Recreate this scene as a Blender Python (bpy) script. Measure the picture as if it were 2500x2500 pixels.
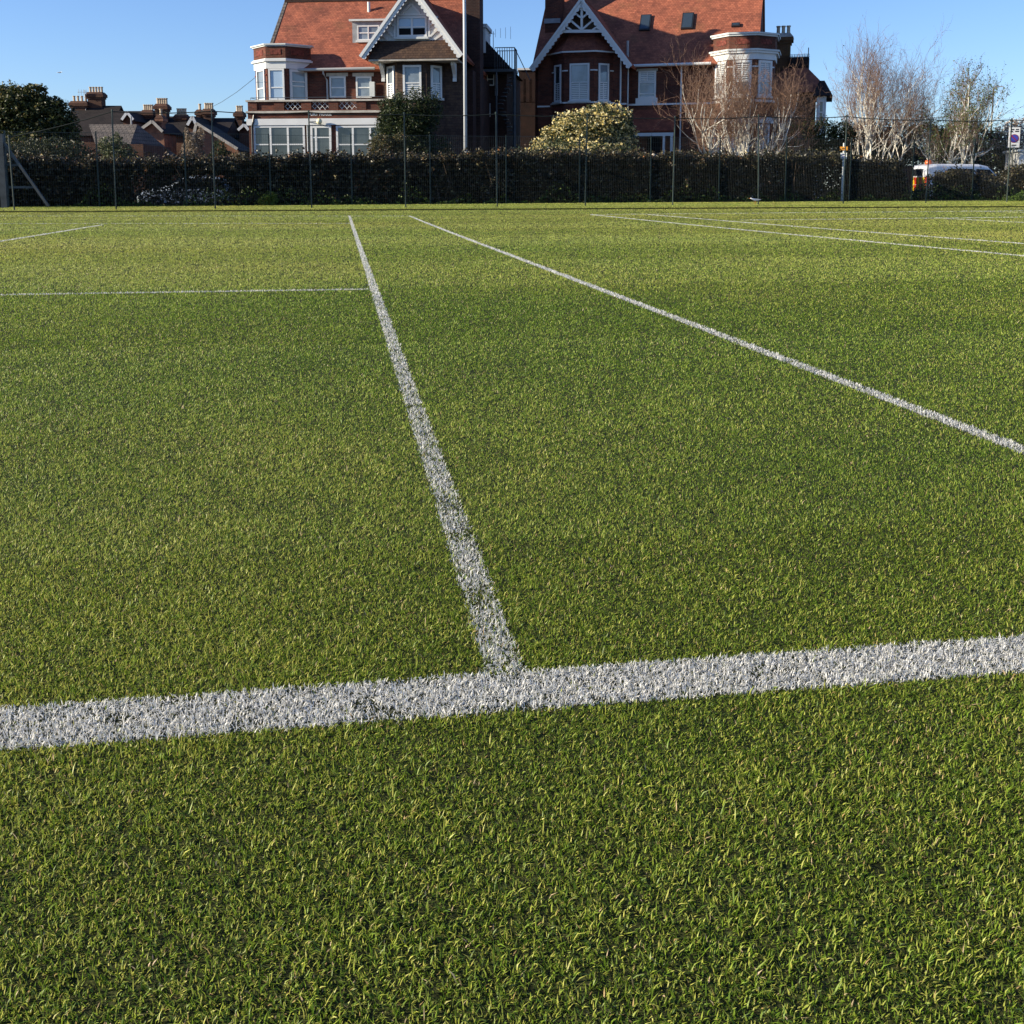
import bpy, math, random
import numpy as np
from mathutils import Vector, Matrix
random.seed(7); rng = np.random.default_rng(7)
scn = bpy.context.scene
for o in list(bpy.data.objects): bpy.data.objects.remove(o)
R = math.radians

# ------------------------------------------------------------------ camera
YAW, PITCH, ROLL = R(9.0717), R(8.0707), R(-0.036)
CAM = np.array([-0.1965, -1.1725, 0.6059]); F = 2620.5; CX, CY = 1250.0, 833.0
fw = np.array([math.sin(YAW)*math.cos(PITCH), math.cos(YAW)*math.cos(PITCH), -math.sin(PITCH)])
rt = np.array([math.cos(YAW), -math.sin(YAW), 0.0]); up = np.cross(rt, fw)
rt2 = rt*math.cos(ROLL)+up*math.sin(ROLL); up2 = -rt*math.sin(ROLL)+up*math.cos(ROLL)
cd = bpy.data.cameras.new('camera'); cam = bpy.data.objects.new('camera', cd)
scn.collection.objects.link(cam); scn.camera = cam
cam.matrix_world = Matrix(((rt2[0], up2[0], -fw[0], CAM[0]), (rt2[1], up2[1], -fw[1], CAM[1]), (rt2[2], up2[2], -fw[2], CAM[2]), (0, 0, 0, 1)))
cd.sensor_width = 36; cd.lens = 36*F/2500; cd.shift_y = -(1250-CY)/2500
cd.clip_start = 0.05; cd.clip_end = 3000
scn.render.resolution_x = 1024; scn.render.resolution_y = 1024

# ------------------------------------------------------------------ light
SUN_EL = R(20.0); SUN_AZ = R(-92.0)            # azimuth from +Y towards +X: the sun stands at -X
w = bpy.data.worlds.new('World'); scn.world = w; w.use_nodes = True
nt = w.node_tree; bg = nt.nodes['Background']
sky = nt.nodes.new('ShaderNodeTexSky'); sky.sky_type = 'NISHITA'; sky.sun_disc = False
sky.sun_elevation = SUN_EL; sky.sun_rotation = SUN_AZ
sky.air_density = 1.0; sky.dust_density = 0.2; sky.ozone_density = 2.0
tint = nt.nodes.new('ShaderNodeMix'); tint.data_type = 'RGBA'; tint.blend_type = 'MULTIPLY'; tint.inputs[0].default_value = 1; tint.inputs[7].default_value = (.77, .95, 1.34, 1)   # a clear, deep blue evening sky
nt.links.new(sky.outputs[0], tint.inputs[6]); nt.links.new(tint.outputs[2], bg.inputs[0]); bg.inputs[1].default_value = 0.075
sd = bpy.data.lights.new('sun', 'SUN'); sd.energy = 5.0; sd.angle = R(0.5); sd.color = (1.0, 0.88, 0.68)
sun = bpy.data.objects.new('sun', sd); scn.collection.objects.link(sun)
sv = Vector((math.sin(SUN_AZ)*math.cos(SUN_EL), math.cos(SUN_AZ)*math.cos(SUN_EL), math.sin(SUN_EL)))
sun.rotation_euler = sv.to_track_quat('Z', 'Y').to_euler(); sun.location = (-30, 0, 30)
scn.view_settings.view_transform = 'Standard'; scn.view_settings.look = 'None'
scn.view_settings.exposure = 0.95; scn.view_settings.gamma = 1

# ------------------------------------------------------------------ planning helpers (pixel ray -> world point)
def ray(px, py): return fw + rt2*(px-CX)/F - up2*(py-CY)/F
def ss(a, b, x): t = np.clip((x-a)/(b-a), 0, 1); return t*t*(3-2*t)
def gz(X, Y): return 0.004*np.clip(np.asarray(X, float)+7, 0, 45)*ss(12, 31, np.asarray(Y, float))
def G(px, py):
    d = ray(px, py); z = 0.0
    for _ in range(8):
        t = (z-CAM[2])/d[2]; p = CAM+t*d; z = float(gz(p[0], p[1]))
    return p
FWH = np.array([math.sin(YAW), math.cos(YAW)])
def W(px, dep, py=None):
    """the point at horizontal camera depth dep that shows at px, py"""
    d = ray(px, 461 if py is None else py); h = d[0]*FWH[0]+d[1]*FWH[1]; p = CAM+d*dep/h
    return p
def c1(x, y): return (580+.2174*x, .2174*y)
def c2(x, y): return (840+.2381*x, .2381*y)
def c3(x, y): return (1260+.2174*x, .2174*y)
def c4(x, y): return (1600+.2381*x, .2381*y)
def c5(x, y): return (2000+.2588*x, 80+.2588*y)
def c6(x, y): return (.1967*x, 160+.1967*y)
def c7(x, y): return (300+.1863*x, 200+.1863*y)

class Frame:
    """a building's own axes: u along the facade, v into the building, z up"""
    def __init__(s, px, dep, ang):
        p = W(px, dep); s.o = np.array([p[0], p[1], 0.0]); s.a = ang
        s.U = np.array([math.cos(ang), math.sin(ang), 0]); s.V = np.array([-math.sin(ang), math.cos(ang), 0])
    def at(s, pp, v=0.0):
        d = ray(*pp); q = s.o+s.V*v
        t = ((q-CAM)@s.V)/(d@s.V); p = CAM+t*d
        return float((p-s.o)@s.U), float(p[2])

# ------------------------------------------------------------------ scene helpers
col = scn.collection
def tag(o, label=None, cat=None, group=None, kind=None):
    if label: o['label'] = label
    if cat: o['category'] = cat
    if group: o['group'] = group
    if kind: o['kind'] = kind
    return o
def thing(name, loc, rz, label, cat, group=None):
    o = bpy.data.objects.new(name, None); col.objects.link(o)
    o.location = tuple(float(x) for x in loc); o.rotation_euler = (0, 0, rz); o.empty_display_size = .3
    return tag(o, label, cat, group)
def link(name, me, mat, parent=None):
    o = bpy.data.objects.new(name, me); col.objects.link(o)
    for m in (mat if isinstance(mat, (list, tuple)) else [mat]): me.materials.append(m)
    if parent is not None: o.parent = parent
    return o
def copy_tree(o, parent=None):
    c = o.copy(); col.objects.link(c)
    if parent is not None: c.parent = parent
    for ch in [x for x in bpy.data.objects if x.parent == o]: copy_tree(ch, c)
    return c

class MB:
    def __init__(s): s.v = []; s.f = []
    def add(s, vs, fs):
        n = len(s.v); s.v += [tuple(float(c) for c in v) for v in vs]; s.f += [tuple(i+n for i in f) for f in fs]; return s
    def box(s, x0, x1, y0, y1, z0, z1):
        if x0 > x1: x0, x1 = x1, x0
        if y0 > y1: y0, y1 = y1, y0
        if z0 > z1: z0, z1 = z1, z0
        return s.add([(x0,y0,z0),(x1,y0,z0),(x1,y1,z0),(x0,y1,z0),(x0,y0,z1),(x1,y0,z1),(x1,y1,z1),(x0,y1,z1)],
              [(0,3,2,1),(4,5,6,7),(0,1,5,4),(1,2,6,5),(2,3,7,6),(3,0,4,7)])
    def prism(s, poly, a, b, axis='z'):
        """poly of 2-D points pushed from a to b: axis z -> (x,y); axis y -> (x,z); axis x -> (y,z)"""
        n = len(poly)
        def P(p, t): return (p[0], p[1], t) if axis == 'z' else ((p[0], t, p[1]) if axis == 'y' else (t, p[0], p[1]))
        vs = [P(p, a) for p in poly]+[P(p, b) for p in poly]
        fs = [tuple(range(n))[::-1], tuple(range(n, 2*n))]+[(i, (i+1) % n, n+(i+1) % n, n+i) for i in range(n)]
        return s.add(vs, fs)
    def hull(s, lo, hi):
        """loft between two equal-length 3-D loops, capped"""
        n = len(lo)
        return s.add(list(lo)+list(hi), [tuple(range(n))[::-1], tuple(range(n, 2*n))]+[(i, (i+1) % n, n+(i+1) % n, n+i) for i in range(n)])
    def slab(s, quad, th):
        """a sheet of four 3-D corners with thickness th along its normal (downwards)"""
        q = [Vector(p) for p in quad]; nrm = (q[1]-q[0]).cross(q[3]-q[0]).normalized()
        if nrm.z < 0: nrm = -nrm
        return s.hull([tuple(p-nrm*th) for p in q], [tuple(p) for p in q])
    def tube(s, pts, rs, n=6, cap=True):
        pts = [Vector(p) for p in pts]; base = len(s.v); rings = []
        for i, p in enumerate(pts):
            d = (pts[min(i+1, len(pts)-1)]-pts[max(i-1, 0)]).normalized()
            a = d.orthogonal().normalized() if abs(d.z) < .95 else Vector((1, 0, 0)); a = (a-d*a.dot(d)).normalized(); b = d.cross(a)
            r = rs[i] if hasattr(rs, '__len__') else rs
            rings.append([tuple(p+(a*math.cos(2*math.pi*k/n)+b*math.sin(2*math.pi*k/n))*r) for k in range(n)])
        vs = [v for rg in rings for v in rg]
        fs = [(i*n+k, i*n+(k+1) % n, (i+1)*n+(k+1) % n, (i+1)*n+k) for i in range(len(pts)-1) for k in range(n)]
        if cap: fs += [tuple(range(n))[::-1], tuple(range((len(pts)-1)*n, len(pts)*n))]
        return s.add(vs, fs)
    def lathe(s, prof, c=(0, 0, 0), n=12):
        vs = [(c[0]+r*math.cos(2*math.pi*k/n), c[1]+r*math.sin(2*math.pi*k/n), c[2]+z) for r, z in prof for k in range(n)]
        fs = [(i*n+k, i*n+(k+1) % n, (i+1)*n+(k+1) % n, (i+1)*n+k) for i in range(len(prof)-1) for k in range(n)]
        fs += [tuple(range(n))[::-1], tuple(range((len(prof)-1)*n, len(prof)*n))]
        return s.add(vs, fs)
    def build(s, name, mat, parent=None, smooth=False):
        me = bpy.data.meshes.new(name); me.from_pydata(s.v, [], s.f); me.update()
        import bmesh
        bm = bmesh.new(); bm.from_mesh(me); bmesh.ops.recalc_face_normals(bm, faces=bm.faces); bm.to_mesh(me); bm.free()
        uv = me.uv_layers.new(name='UVMap')
        for p in me.polygons:
            nv = p.normal
            if abs(nv.z) > .97: t = Vector((1, 0, 0)); b = Vector((0, 1, 0))
            else:
                t = Vector((-nv.y, nv.x, 0)).normalized(); b = nv.cross(t); b = b if b.z > 0 else -b
            for li in p.loop_indices:
                c = me.vertices[me.loops[li].vertex_index].co; uv.data[li].uv = (c.dot(t), c.dot(b))
            p.use_smooth = smooth
        return link(name, me, mat, parent)

def arr_mesh(name, verts, faces, colr=None):
    """faces: list of int arrays (M,3) / (M,4); colr: matching list of (M,3) colours stored per face"""
    me = bpy.data.meshes.new(name); nv = len(verts)
    me.vertices.add(nv); me.vertices.foreach_set('co', np.ascontiguousarray(verts, dtype=np.float32).ravel())
    tot = np.concatenate([np.full(len(f), f.shape[1], np.int32) for f in faces]); st = np.concatenate([[0], np.cumsum(tot)[:-1]]).astype(np.int32)
    idx = np.concatenate([f.ravel() for f in faces]).astype(np.int32)
    me.loops.add(len(idx)); me.loops.foreach_set('vertex_index', idx)
    me.polygons.add(len(tot)); me.polygons.foreach_set('loop_start', st)
    try: me.polygons.foreach_set('loop_total', tot)
    except Exception: pass
    me.update(calc_edges=True)
    if colr is not None:
        at = me.attributes.new('col', 'FLOAT_COLOR', 'FACE')
        c = np.ones((len(tot), 4), np.float32); c[:, :3] = np.concatenate(colr); at.data.foreach_set('color', c.ravel())
    return me

# ------------------------------------------------------------------ materials
def mat(name, base=(.5, .5, .5), rough=.7, spec=.3, metal=0.0, noise=None, bump=None):
    m = bpy.data.materials.new(name); m.use_nodes = True; n = m.node_tree.nodes; l = m.node_tree.links
    b = n['Principled BSDF']; b.inputs['Base Color'].default_value = (*base, 1); b.inputs['Roughness'].default_value = rough
    b.inputs['Specular IOR Level'].default_value = spec; b.inputs['Metallic'].default_value = metal
    if noise:
        sc, amt = noise
        tc = n.new('ShaderNodeTexCoord'); nz = n.new('ShaderNodeTexNoise'); nz.inputs['Scale'].default_value = sc; nz.inputs['Detail'].default_value = 6
        l.new(tc.outputs['Object'], nz.inputs['Vector'])
        rp = n.new('ShaderNodeValToRGB'); rp.color_ramp.elements[0].position = .3; rp.color_ramp.elements[1].position = .7
        rp.color_ramp.elements[0].color = (*[c*(1-amt) for c in base], 1); rp.color_ramp.elements[1].color = (*[min(1, c*(1+amt)) for c in base], 1)
        l.new(nz.outputs['Fac'], rp.inputs[0]); l.new(rp.outputs[0], b.inputs['Base Color'])
        if bump:
            bp = n.new('ShaderNodeBump'); bp.inputs['Strength'].default_value = bump; bp.inputs['Distance'].default_value = .02
            l.new(nz.outputs['Fac'], bp.inputs['Height']); l.new(bp.outputs[0], b.inputs['Normal'])
    return m
def course_mat(name, c_a, c_b, joint, bw, bh, js, rough=.85, bump=.4, stain=(.4, (.1, .09, .05), .0), offset=.5, soft=1.3, rows=False):
    """bricks or tiles laid in courses on the metre UVs, with blotchy wear"""
    m = bpy.data.materials.new(name); m.use_nodes = True; n = m.node_tree.nodes; l = m.node_tree.links; b = n['Principled BSDF']
    uv = n.new('ShaderNodeUVMap'); br = n.new('ShaderNodeTexBrick'); br.offset = offset
    br.inputs['Color1'].default_value = (*c_a, 1); br.inputs['Color2'].default_value = (*c_b, 1); br.inputs['Mortar'].default_value = (*joint, 1)
    br.inputs['Scale'].default_value = 1; br.inputs['Brick Width'].default_value = bw; br.inputs['Row Height'].default_value = bh
    br.inputs['Mortar Size'].default_value = js; br.inputs['Mortar Smooth'].default_value = .3; br.inputs['Bias'].default_value = 0
    l.new(uv.outputs[0], br.inputs['Vector'])
    hgt = None
    if rows:                                            # lapped tiles: each course ends in a thick lower edge
        br.inputs['Mortar Size'].default_value = .004
        sp_ = n.new('ShaderNodeSeparateXYZ'); l.new(uv.outputs[0], sp_.inputs[0]); dv = n.new('ShaderNodeMath'); dv.operation = 'DIVIDE'; dv.inputs[1].default_value = bh; l.new(sp_.outputs[1], dv.inputs[0])
        fr_ = n.new('ShaderNodeMath'); fr_.operation = 'FRACT'; l.new(dv.outputs[0], fr_.inputs[0]); hgt = n.new('ShaderNodeMath'); hgt.operation = 'SUBTRACT'; hgt.inputs[0].default_value = 1; l.new(fr_.outputs[0], hgt.inputs[1])
    nz = n.new('ShaderNodeTexNoise'); nz.inputs['Scale'].default_value = soft; nz.inputs['Detail'].default_value = 8; nz.inputs['Roughness'].default_value = .65
    l.new(uv.outputs[0], nz.inputs['Vector'])
    mx = n.new('ShaderNodeMix'); mx.data_type = 'RGBA'; mx.blend_type = 'MULTIPLY'; mx.inputs[0].default_value = 1
    rp = n.new('ShaderNodeValToRGB'); rp.color_ramp.elements[0].position = .28; rp.color_ramp.elements[0].color = (.55, .55, .6, 1)
    rp.color_ramp.elements[1].position = .72; rp.color_ramp.elements[1].color = (1.35, 1.25, 1.15, 1)
    l.new(nz.outputs['Fac'], rp.inputs[0]); l.new(br.outputs['Color'], mx.inputs[6]); l.new(rp.outputs[0], mx.inputs[7])
    out = mx.outputs[2]
    if stain[2] > 0:
        n2 = n.new('ShaderNodeTexNoise'); n2.inputs['Scale'].default_value = stain[0]; n2.inputs['Detail'].default_value = 9; n2.inputs['Roughness'].default_value = .7
        l.new(uv.outputs[0], n2.inputs['Vector'])
        r2 = n.new('ShaderNodeValToRGB'); r2.color_ramp.elements[0].position = .52; r2.color_ramp.elements[0].color = (0, 0, 0, 1)
        r2.color_ramp.elements[1].position = .75; r2.color_ramp.elements[1].color = (stain[2],)*3+(1,)
        l.new(n2.outputs['Fac'], r2.inputs[0]); m2 = n.new('ShaderNodeMix'); m2.data_type = 'RGBA'
        l.new(r2.outputs[0], m2.inputs[0]); l.new(out, m2.inputs[6]); m2.inputs[7].default_value = (*stain[1], 1); out = m2.outputs[2]
    l.new(out, b.inputs['Base Color']); b.inputs['Roughness'].default_value = rough; b.inputs['Specular IOR Level'].default_value = .2
    bp = n.new('ShaderNodeBump'); bp.inputs['Strength'].default_value = bump; bp.inputs['Distance'].default_value = .03
    iv = n.new('ShaderNodeMath'); iv.operation = 'SUBTRACT'; iv.inputs[0].default_value = 1; l.new(br.outputs['Fac'], iv.inputs[1])
    ad = n.new('ShaderNodeMath'); ad.operation = 'MULTIPLY_ADD'; ad.inputs[1].default_value = .8; l.new(nz.outputs['Fac'], ad.inputs[0]); l.new(iv.outputs[0], ad.inputs[2])
    if hgt: a2 = n.new('ShaderNodeMath'); a2.operation = 'MULTIPLY_ADD'; a2.inputs[1].default_value = 1.1; l.new(hgt.outputs[0], a2.inputs[0]); l.new(ad.outputs[0], a2.inputs[2]); ad = a2
    l.new(ad.outputs[0], bp.inputs['Height']); l.new(bp.outputs[0], b.inputs['Normal'])
    return m
def leaf_mat(name, rough=.5, spec=.35, trans=.25):
    m = bpy.data.materials.new(name); m.use_nodes = True; n = m.node_tree.nodes; l = m.node_tree.links; b = n['Principled BSDF']
    a = n.new('ShaderNodeAttribute'); a.attribute_name = 'col'
    l.new(a.outputs['Color'], b.inputs['Base Color']); b.inputs['Roughness'].default_value = rough; b.inputs['Specular IOR Level'].default_value = spec
    t = n.new('ShaderNodeBsdfTranslucent'); mx = n.new('ShaderNodeMixShader'); mx.inputs[0].default_value = trans
    l.new(a.outputs['Color'], t.inputs['Color']); l.new(b.outputs[0], mx.inputs[1]); l.new(t.outputs[0], mx.inputs[2])
    l.new(mx.outputs[0], n['Material Output'].inputs['Surface'])
    return m
M = dict(
 brick=course_mat('red_brick', (.145, .042, .025), (.075, .025, .018), (.10, .066, .05), .23, .078, .011, stain=(.5, (.06, .035, .03), .5)),
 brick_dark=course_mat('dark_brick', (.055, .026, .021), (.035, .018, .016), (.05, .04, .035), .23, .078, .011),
 brick_annexe=course_mat('shaded_brick', (.030, .013, .010), (.020, .010, .009), (.028, .02, .017), .23, .078, .011),  # brick darkened to put the annexe's shade into its colour
 brick_tan=course_mat('tan_brick', (.30, .13, .075), (.22, .09, .055), (.26, .18, .13), .23, .078, .011),
 brick_far=course_mat('terrace_brick', (.10, .042, .026), (.065, .03, .02), (.12, .08, .06), .23, .078, .011),
 stock=course_mat('yellow_brown_brick', (.15, .08, .035), (.11, .055, .03), (.12, .09, .06), .23, .078, .011, stain=(.7, (.16, .12, .02), .5)),
 tile=course_mat('red_roof_tile', (.36, .125, .073), (.235, .08, .05), (.12, .042, .028), .17, .15, .004, bump=1.0, rows=True, stain=(.35, (.14, .085, .04), .75), soft=.9),
 tile_scallop=course_mat('scalloped_roof_tile', (.42, .125, .062), (.32, .09, .048), (.10, .035, .025), .19, .15, .035, bump=1.0),
 tile_bay=course_mat('bay_roof_tile', (.27, .09, .052), (.18, .058, .038), (.09, .032, .024), .17, .15, .004, bump=1.0, rows=True),
 tile_hung=course_mat('brown_hung_tile', (.085, .055, .038), (.05, .032, .026), (.02, .015, .014), .17, .13, .004, bump=1.0, rows=True, stain=(.8, (.05, .04, .04), .5)),
 slate=course_mat('dark_slate', (.030, .025, .025), (.022, .019, .02), (.014, .012, .012), .3, .2, .02, bump=.6),
 grey_tile=course_mat('grey_roof_tile', (.16, .145, .13), (.13, .12, .11), (.07, .065, .06), .3, .28, .03, bump=.8),
 white=mat('white_paint', (.62, .63, .62), .45, .4, noise=(1.6, .06)),
 offwhite=mat('weathered_white_paint', (.54, .57, .56), .55, .3, noise=(1.2, .12)),
 lead=mat('grey_lead', (.25, .26, .27), .5, .4, noise=(3, .2)),
 stone=mat('pale_stone', (.42, .39, .34), .8, .2, noise=(3, .25), bump=.3),
 render_=mat('brown_roughcast', (.13, .10, .075), .95, .1, noise=(12, .45), bump=.6),
 terracotta=mat('terracotta_panel', (.13, .035, .025), .8, .2, noise=(9, .6), bump=.9),
 pane=mat('window_glass', (.04, .048, .05), .04, .9, noise=(.9, .7)),
 pane_pale=mat('window_glass_before_blind', (.17, .205, .24), .06, .8, noise=(1.1, .45)),
 pane_sky=mat('sky_coloured_glass', (.30, .40, .52), .06, .9, noise=(.5, .12)),  # pale blue base colour stands in for the reflected sky
 dark=mat('dark_interior', (.012, .012, .013), .9, .1),
 skylight=mat('skylight_glass', (.03, .045, .06), .05, .9),
 pot=mat('chimney_pot_clay', (.50, .40, .28), .8, .2, noise=(5, .25)),
 pot_red=mat('red_chimney_pot', (.32, .16, .09), .8, .2, noise=(5, .25)),
 iron=mat('painted_iron', (.045, .055, .065), .5, .4, noise=(4, .3)),
 pipe=mat('grey_pipe', (.34, .35, .35), .5, .4),
 black=mat('black_paint', (.02, .02, .022), .4, .4),
 flagp=mat('flagpole_paint', (.45, .47, .48), .3, .5, noise=(1.5, .08)),
 galv=mat('galvanised_wire', (.075, .078, .066), .5, .4, noise=(8, .3)),
 green_post=mat('green_post_paint', (.022, .036, .028), .45, .4, noise=(5, .4)),
 cable=mat('dark_cable', (.02, .025, .02), .6, .3),
 timber=mat('grey_timber', (.085, .09, .085), .7, .3, noise=(4, .3)),
 asphalt=mat('asphalt', (.05, .05, .052), .9, .2, noise=(6, .3), bump=.3),
 earth=mat('earth', (.06, .05, .03), .95, .1, noise=(2, .4)),
 bark=mat('white_birch_bark', (.74, .69, .60), .8, .2, noise=(5, .4), bump=.3),
 bark_br=mat('brown_bark', (.09, .065, .045), .9, .1, noise=(4, .4), bump=.4),
 twig=mat('red_brown_twig', (.23, .14, .095), .8, .2, noise=(2, .4)),
 twig2=mat('pale_twig', (.20, .13, .095), .8, .2, noise=(2, .4)),
 car=mat('silver_blue_car_paint', (.30, .34, .38), .25, .5), van=mat('white_van_paint', (.72, .73, .74), .25, .5),
 vglass=mat('vehicle_glass', (.02, .025, .03), .05, .8),
 tyre=mat('tyre_rubber', (.02, .02, .02), .9, .1),
 rim=mat('alloy_rim', (.35, .35, .36), .35, .5, metal=.8),
 yellow=mat('yellow_marking', (.75, .52, .02), .5, .4), red=mat('red_marking', (.6, .04, .02), .5, .4),
 amber=mat('amber_lens', (.62, .13, .03), .3, .5), orange=mat('orange_sign', (.62, .27, .03), .5, .3),
 blue=mat('blue_sign', (.04, .05, .32), .5, .3),
 gull_w=mat('white_feathers', (.75, .75, .74), .8, .2), gull_g=mat('grey_feathers', (.32, .34, .36), .8, .2),
 beak=mat('orange_beak', (.5, .2, .03), .6, .3),
 leaf=leaf_mat('leaf'), blossom=leaf_mat('blossom_petal', .6, .2, .35), blade=leaf_mat('grass_blade', .45, .3, .40), gloss_leaf=leaf_mat('hedge_leaf', .45, .4, .12),
)

# ------------------------------------------------------------------ ground
def lawn_material():
    m = bpy.data.materials.new('lawn_soil'); m.use_nodes = True; n = m.node_tree.nodes; l = m.node_tree.links; b = n['Principled BSDF']
    tc = n.new('ShaderNodeTexCoord'); a = n.new('ShaderNodeTexNoise'); a.inputs['Scale'].default_value = 60; a.inputs['Detail'].default_value = 8
    l.new(tc.outputs['Object'], a.inputs['Vector']); r = n.new('ShaderNodeValToRGB')
    r.color_ramp.elements[0].position = .3; r.color_ramp.elements[0].color = (.020, .024, .008, 1)
    r.color_ramp.elements[1].position = .72; r.color_ramp.elements[1].color = (.055, .062, .02, 1)
    l.new(a.outputs['Fac'], r.inputs[0]); l.new(r.outputs[0], b.inputs['Base Color']); b.inputs['Roughness'].default_value = .95
    b.inputs['Specular IOR Level'].default_value = .1
    bp = n.new('ShaderNodeBump'); bp.inputs['Strength'].default_value = 1; bp.inputs['Distance'].default_value = .02
    l.new(a.outputs['Fac'], bp.inputs['Height']); l.new(bp.outputs[0], b.inputs['Normal'])
    return m
xs = np.linspace(-70, 70, 71); ys = np.concatenate([np.linspace(-12, 10, 12), np.linspace(11, 41, 31)])
gv = np.array([(x, y, float(gz(x, y))) for y in ys for x in xs]); nx = len(xs)
gf = np.array([(j*nx+i, j*nx+i+1, (j+1)*nx+i+1, (j+1)*nx+i) for j in range(len(ys)-1) for i in range(nx-1)])
tag(link('lawn', arr_mesh('lawn', gv, [gf]), lawn_material()), kind='structure')
tag(MB().add([(-1500, -1500, -.5), (1500, -1500, -.5), (1500, 1500, -.5), (-1500, 1500, -.5)], [(0, 1, 2, 3)]).build('ground', M['earth']), kind='structure')
tag(MB().add([(-90, 42.5, -.30), (90, 45.5, -.30), (90, 53, -.30), (-90, 50, -.30)], [(0, 1, 2, 3)]).build('road', M['asphalt']), kind='structure')

# ------------------------------------------------------------------ grass blades
def vnoise(x, y, seed=0):
    """cheap smooth value noise in [0,1]"""
    def h(i, j): v = np.sin(i*127.1+j*311.7+seed*74.7)*43758.5453; return v-np.floor(v)
    i = np.floor(x); j = np.floor(y); fx = x-i; fy = y-j; fx = fx*fx*(3-2*fx); fy = fy*fy*(3-2*fy)
    return (h(i, j)*(1-fx)+h(i+1, j)*fx)*(1-fy)+(h(i, j+1)*(1-fx)+h(i+1, j+1)*fx)*fy
def fbm(x, y, seed=0): return .5*vnoise(x, y, seed)+.3*vnoise(x*2.1, y*2.1, seed+1)+.2*vnoise(x*4.3, y*4.3, seed+2)
# painted lines: two end points, width, paint strength
g = lambda px, py: G(px, py)[:2]
def seg(a, b, wd, pr): return (np.array(a, float), np.array(b, float), wd, pr)
L_base = seg(g(0, 1782.5), g(2500, 1597.5), .100, .97)
d_ = (L_base[1]-L_base[0]); L_base = seg(L_base[0]-d_*.6, L_base[1]+d_*.6, .100, .97)
corner = g(1233, 1640)
LINES = [L_base,
 seg(corner, g(853, 527.5), .047, .72),
 seg(g(1000, 528), g(2500, 1101)+(g(2500, 1101)-g(1000, 528))*.1, .050, .9),
 seg(g(0, 720.7)+(g(0, 720.7)-g(899, 707))*.3, g(900, 707), .046, .8),
 seg(g(0, 590)+(g(0, 590)-g(246, 550))*.5, g(250, 549.5), .05, .8),
 seg(g(-200, 546.5), g(854, 546), .05, .7), seg(g(-200, 527.5), g(1000, 528), .05, .65),
 seg(g(1443, 524.5), g(2600, 635), .05, .95), seg(g(1581, 524), g(2600, 603), .05, .95),
 seg(g(1443, 524.3), g(2600, 514), .05, .9), seg(g(1810, 538), g(2600, 529.5), .05, .95),
 seg(g(2285, 532.5), g(2600, 549), .05, .9), seg(g(2350, 515.5), g(2600, 521), .05, .9)]
def scatter(n, dens):
    """blade roots inside the wedge the place can be seen in, with density falling with distance"""
    dd = np.linspace(.55, 40, 4000); pdf = dens(dd)*(1.02*dd+1.3); cdf = np.cumsum(pdf); tot = cdf[-1]*(dd[1]-dd[0]); cdf /= cdf[-1]
    N = int(tot*n); d = np.interp(rng.random(N), cdf, dd); lat = (rng.random(N)-.5)*(1.02*d+1.3)
    return CAM[0]+FWH[0]*d+rt[0]*lat, CAM[1]+FWH[1]*d+rt[1]*lat, d
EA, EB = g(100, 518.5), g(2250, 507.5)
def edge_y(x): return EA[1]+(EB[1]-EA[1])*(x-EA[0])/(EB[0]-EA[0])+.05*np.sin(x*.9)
def blade_arrays(x, y, d, L, wd, lean0, az, colr):
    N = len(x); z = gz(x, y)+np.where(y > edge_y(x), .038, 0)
    dx, dy = np.cos(az), np.sin(az); l1 = lean0+rng.normal(.45, .3, N)
    tw = az+math.pi/2+rng.normal(0, .5, N); wx, wy = np.cos(tw)*wd/2, np.sin(tw)*wd/2; wz = rng.normal(0, .25, N)*wd/2
    p0 = np.stack([x, y, z-.002], 1)
    p1 = p0+np.stack([dx*np.sin(lean0), dy*np.sin(lean0), np.cos(lean0)], 1)*(L*.55)[:, None]
    p2 = p1+np.stack([dx*np.sin(l1), dy*np.sin(l1), np.cos(l1)], 1)*(L*.45)[:, None]
    p2[:, 2] = np.maximum(p2[:, 2], z+.002); wv = np.stack([wx, wy, wz], 1)
    V = np.stack([p0-wv*.8, p0+wv*.8, p1+wv, p1-wv, p2], 1).reshape(-1, 3); b = np.arange(N)[:, None]*5
    return V, np.concatenate([b, b+1, b+2, b+3], 1), np.concatenate([b+3, b+2, b+4], 1)
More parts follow.
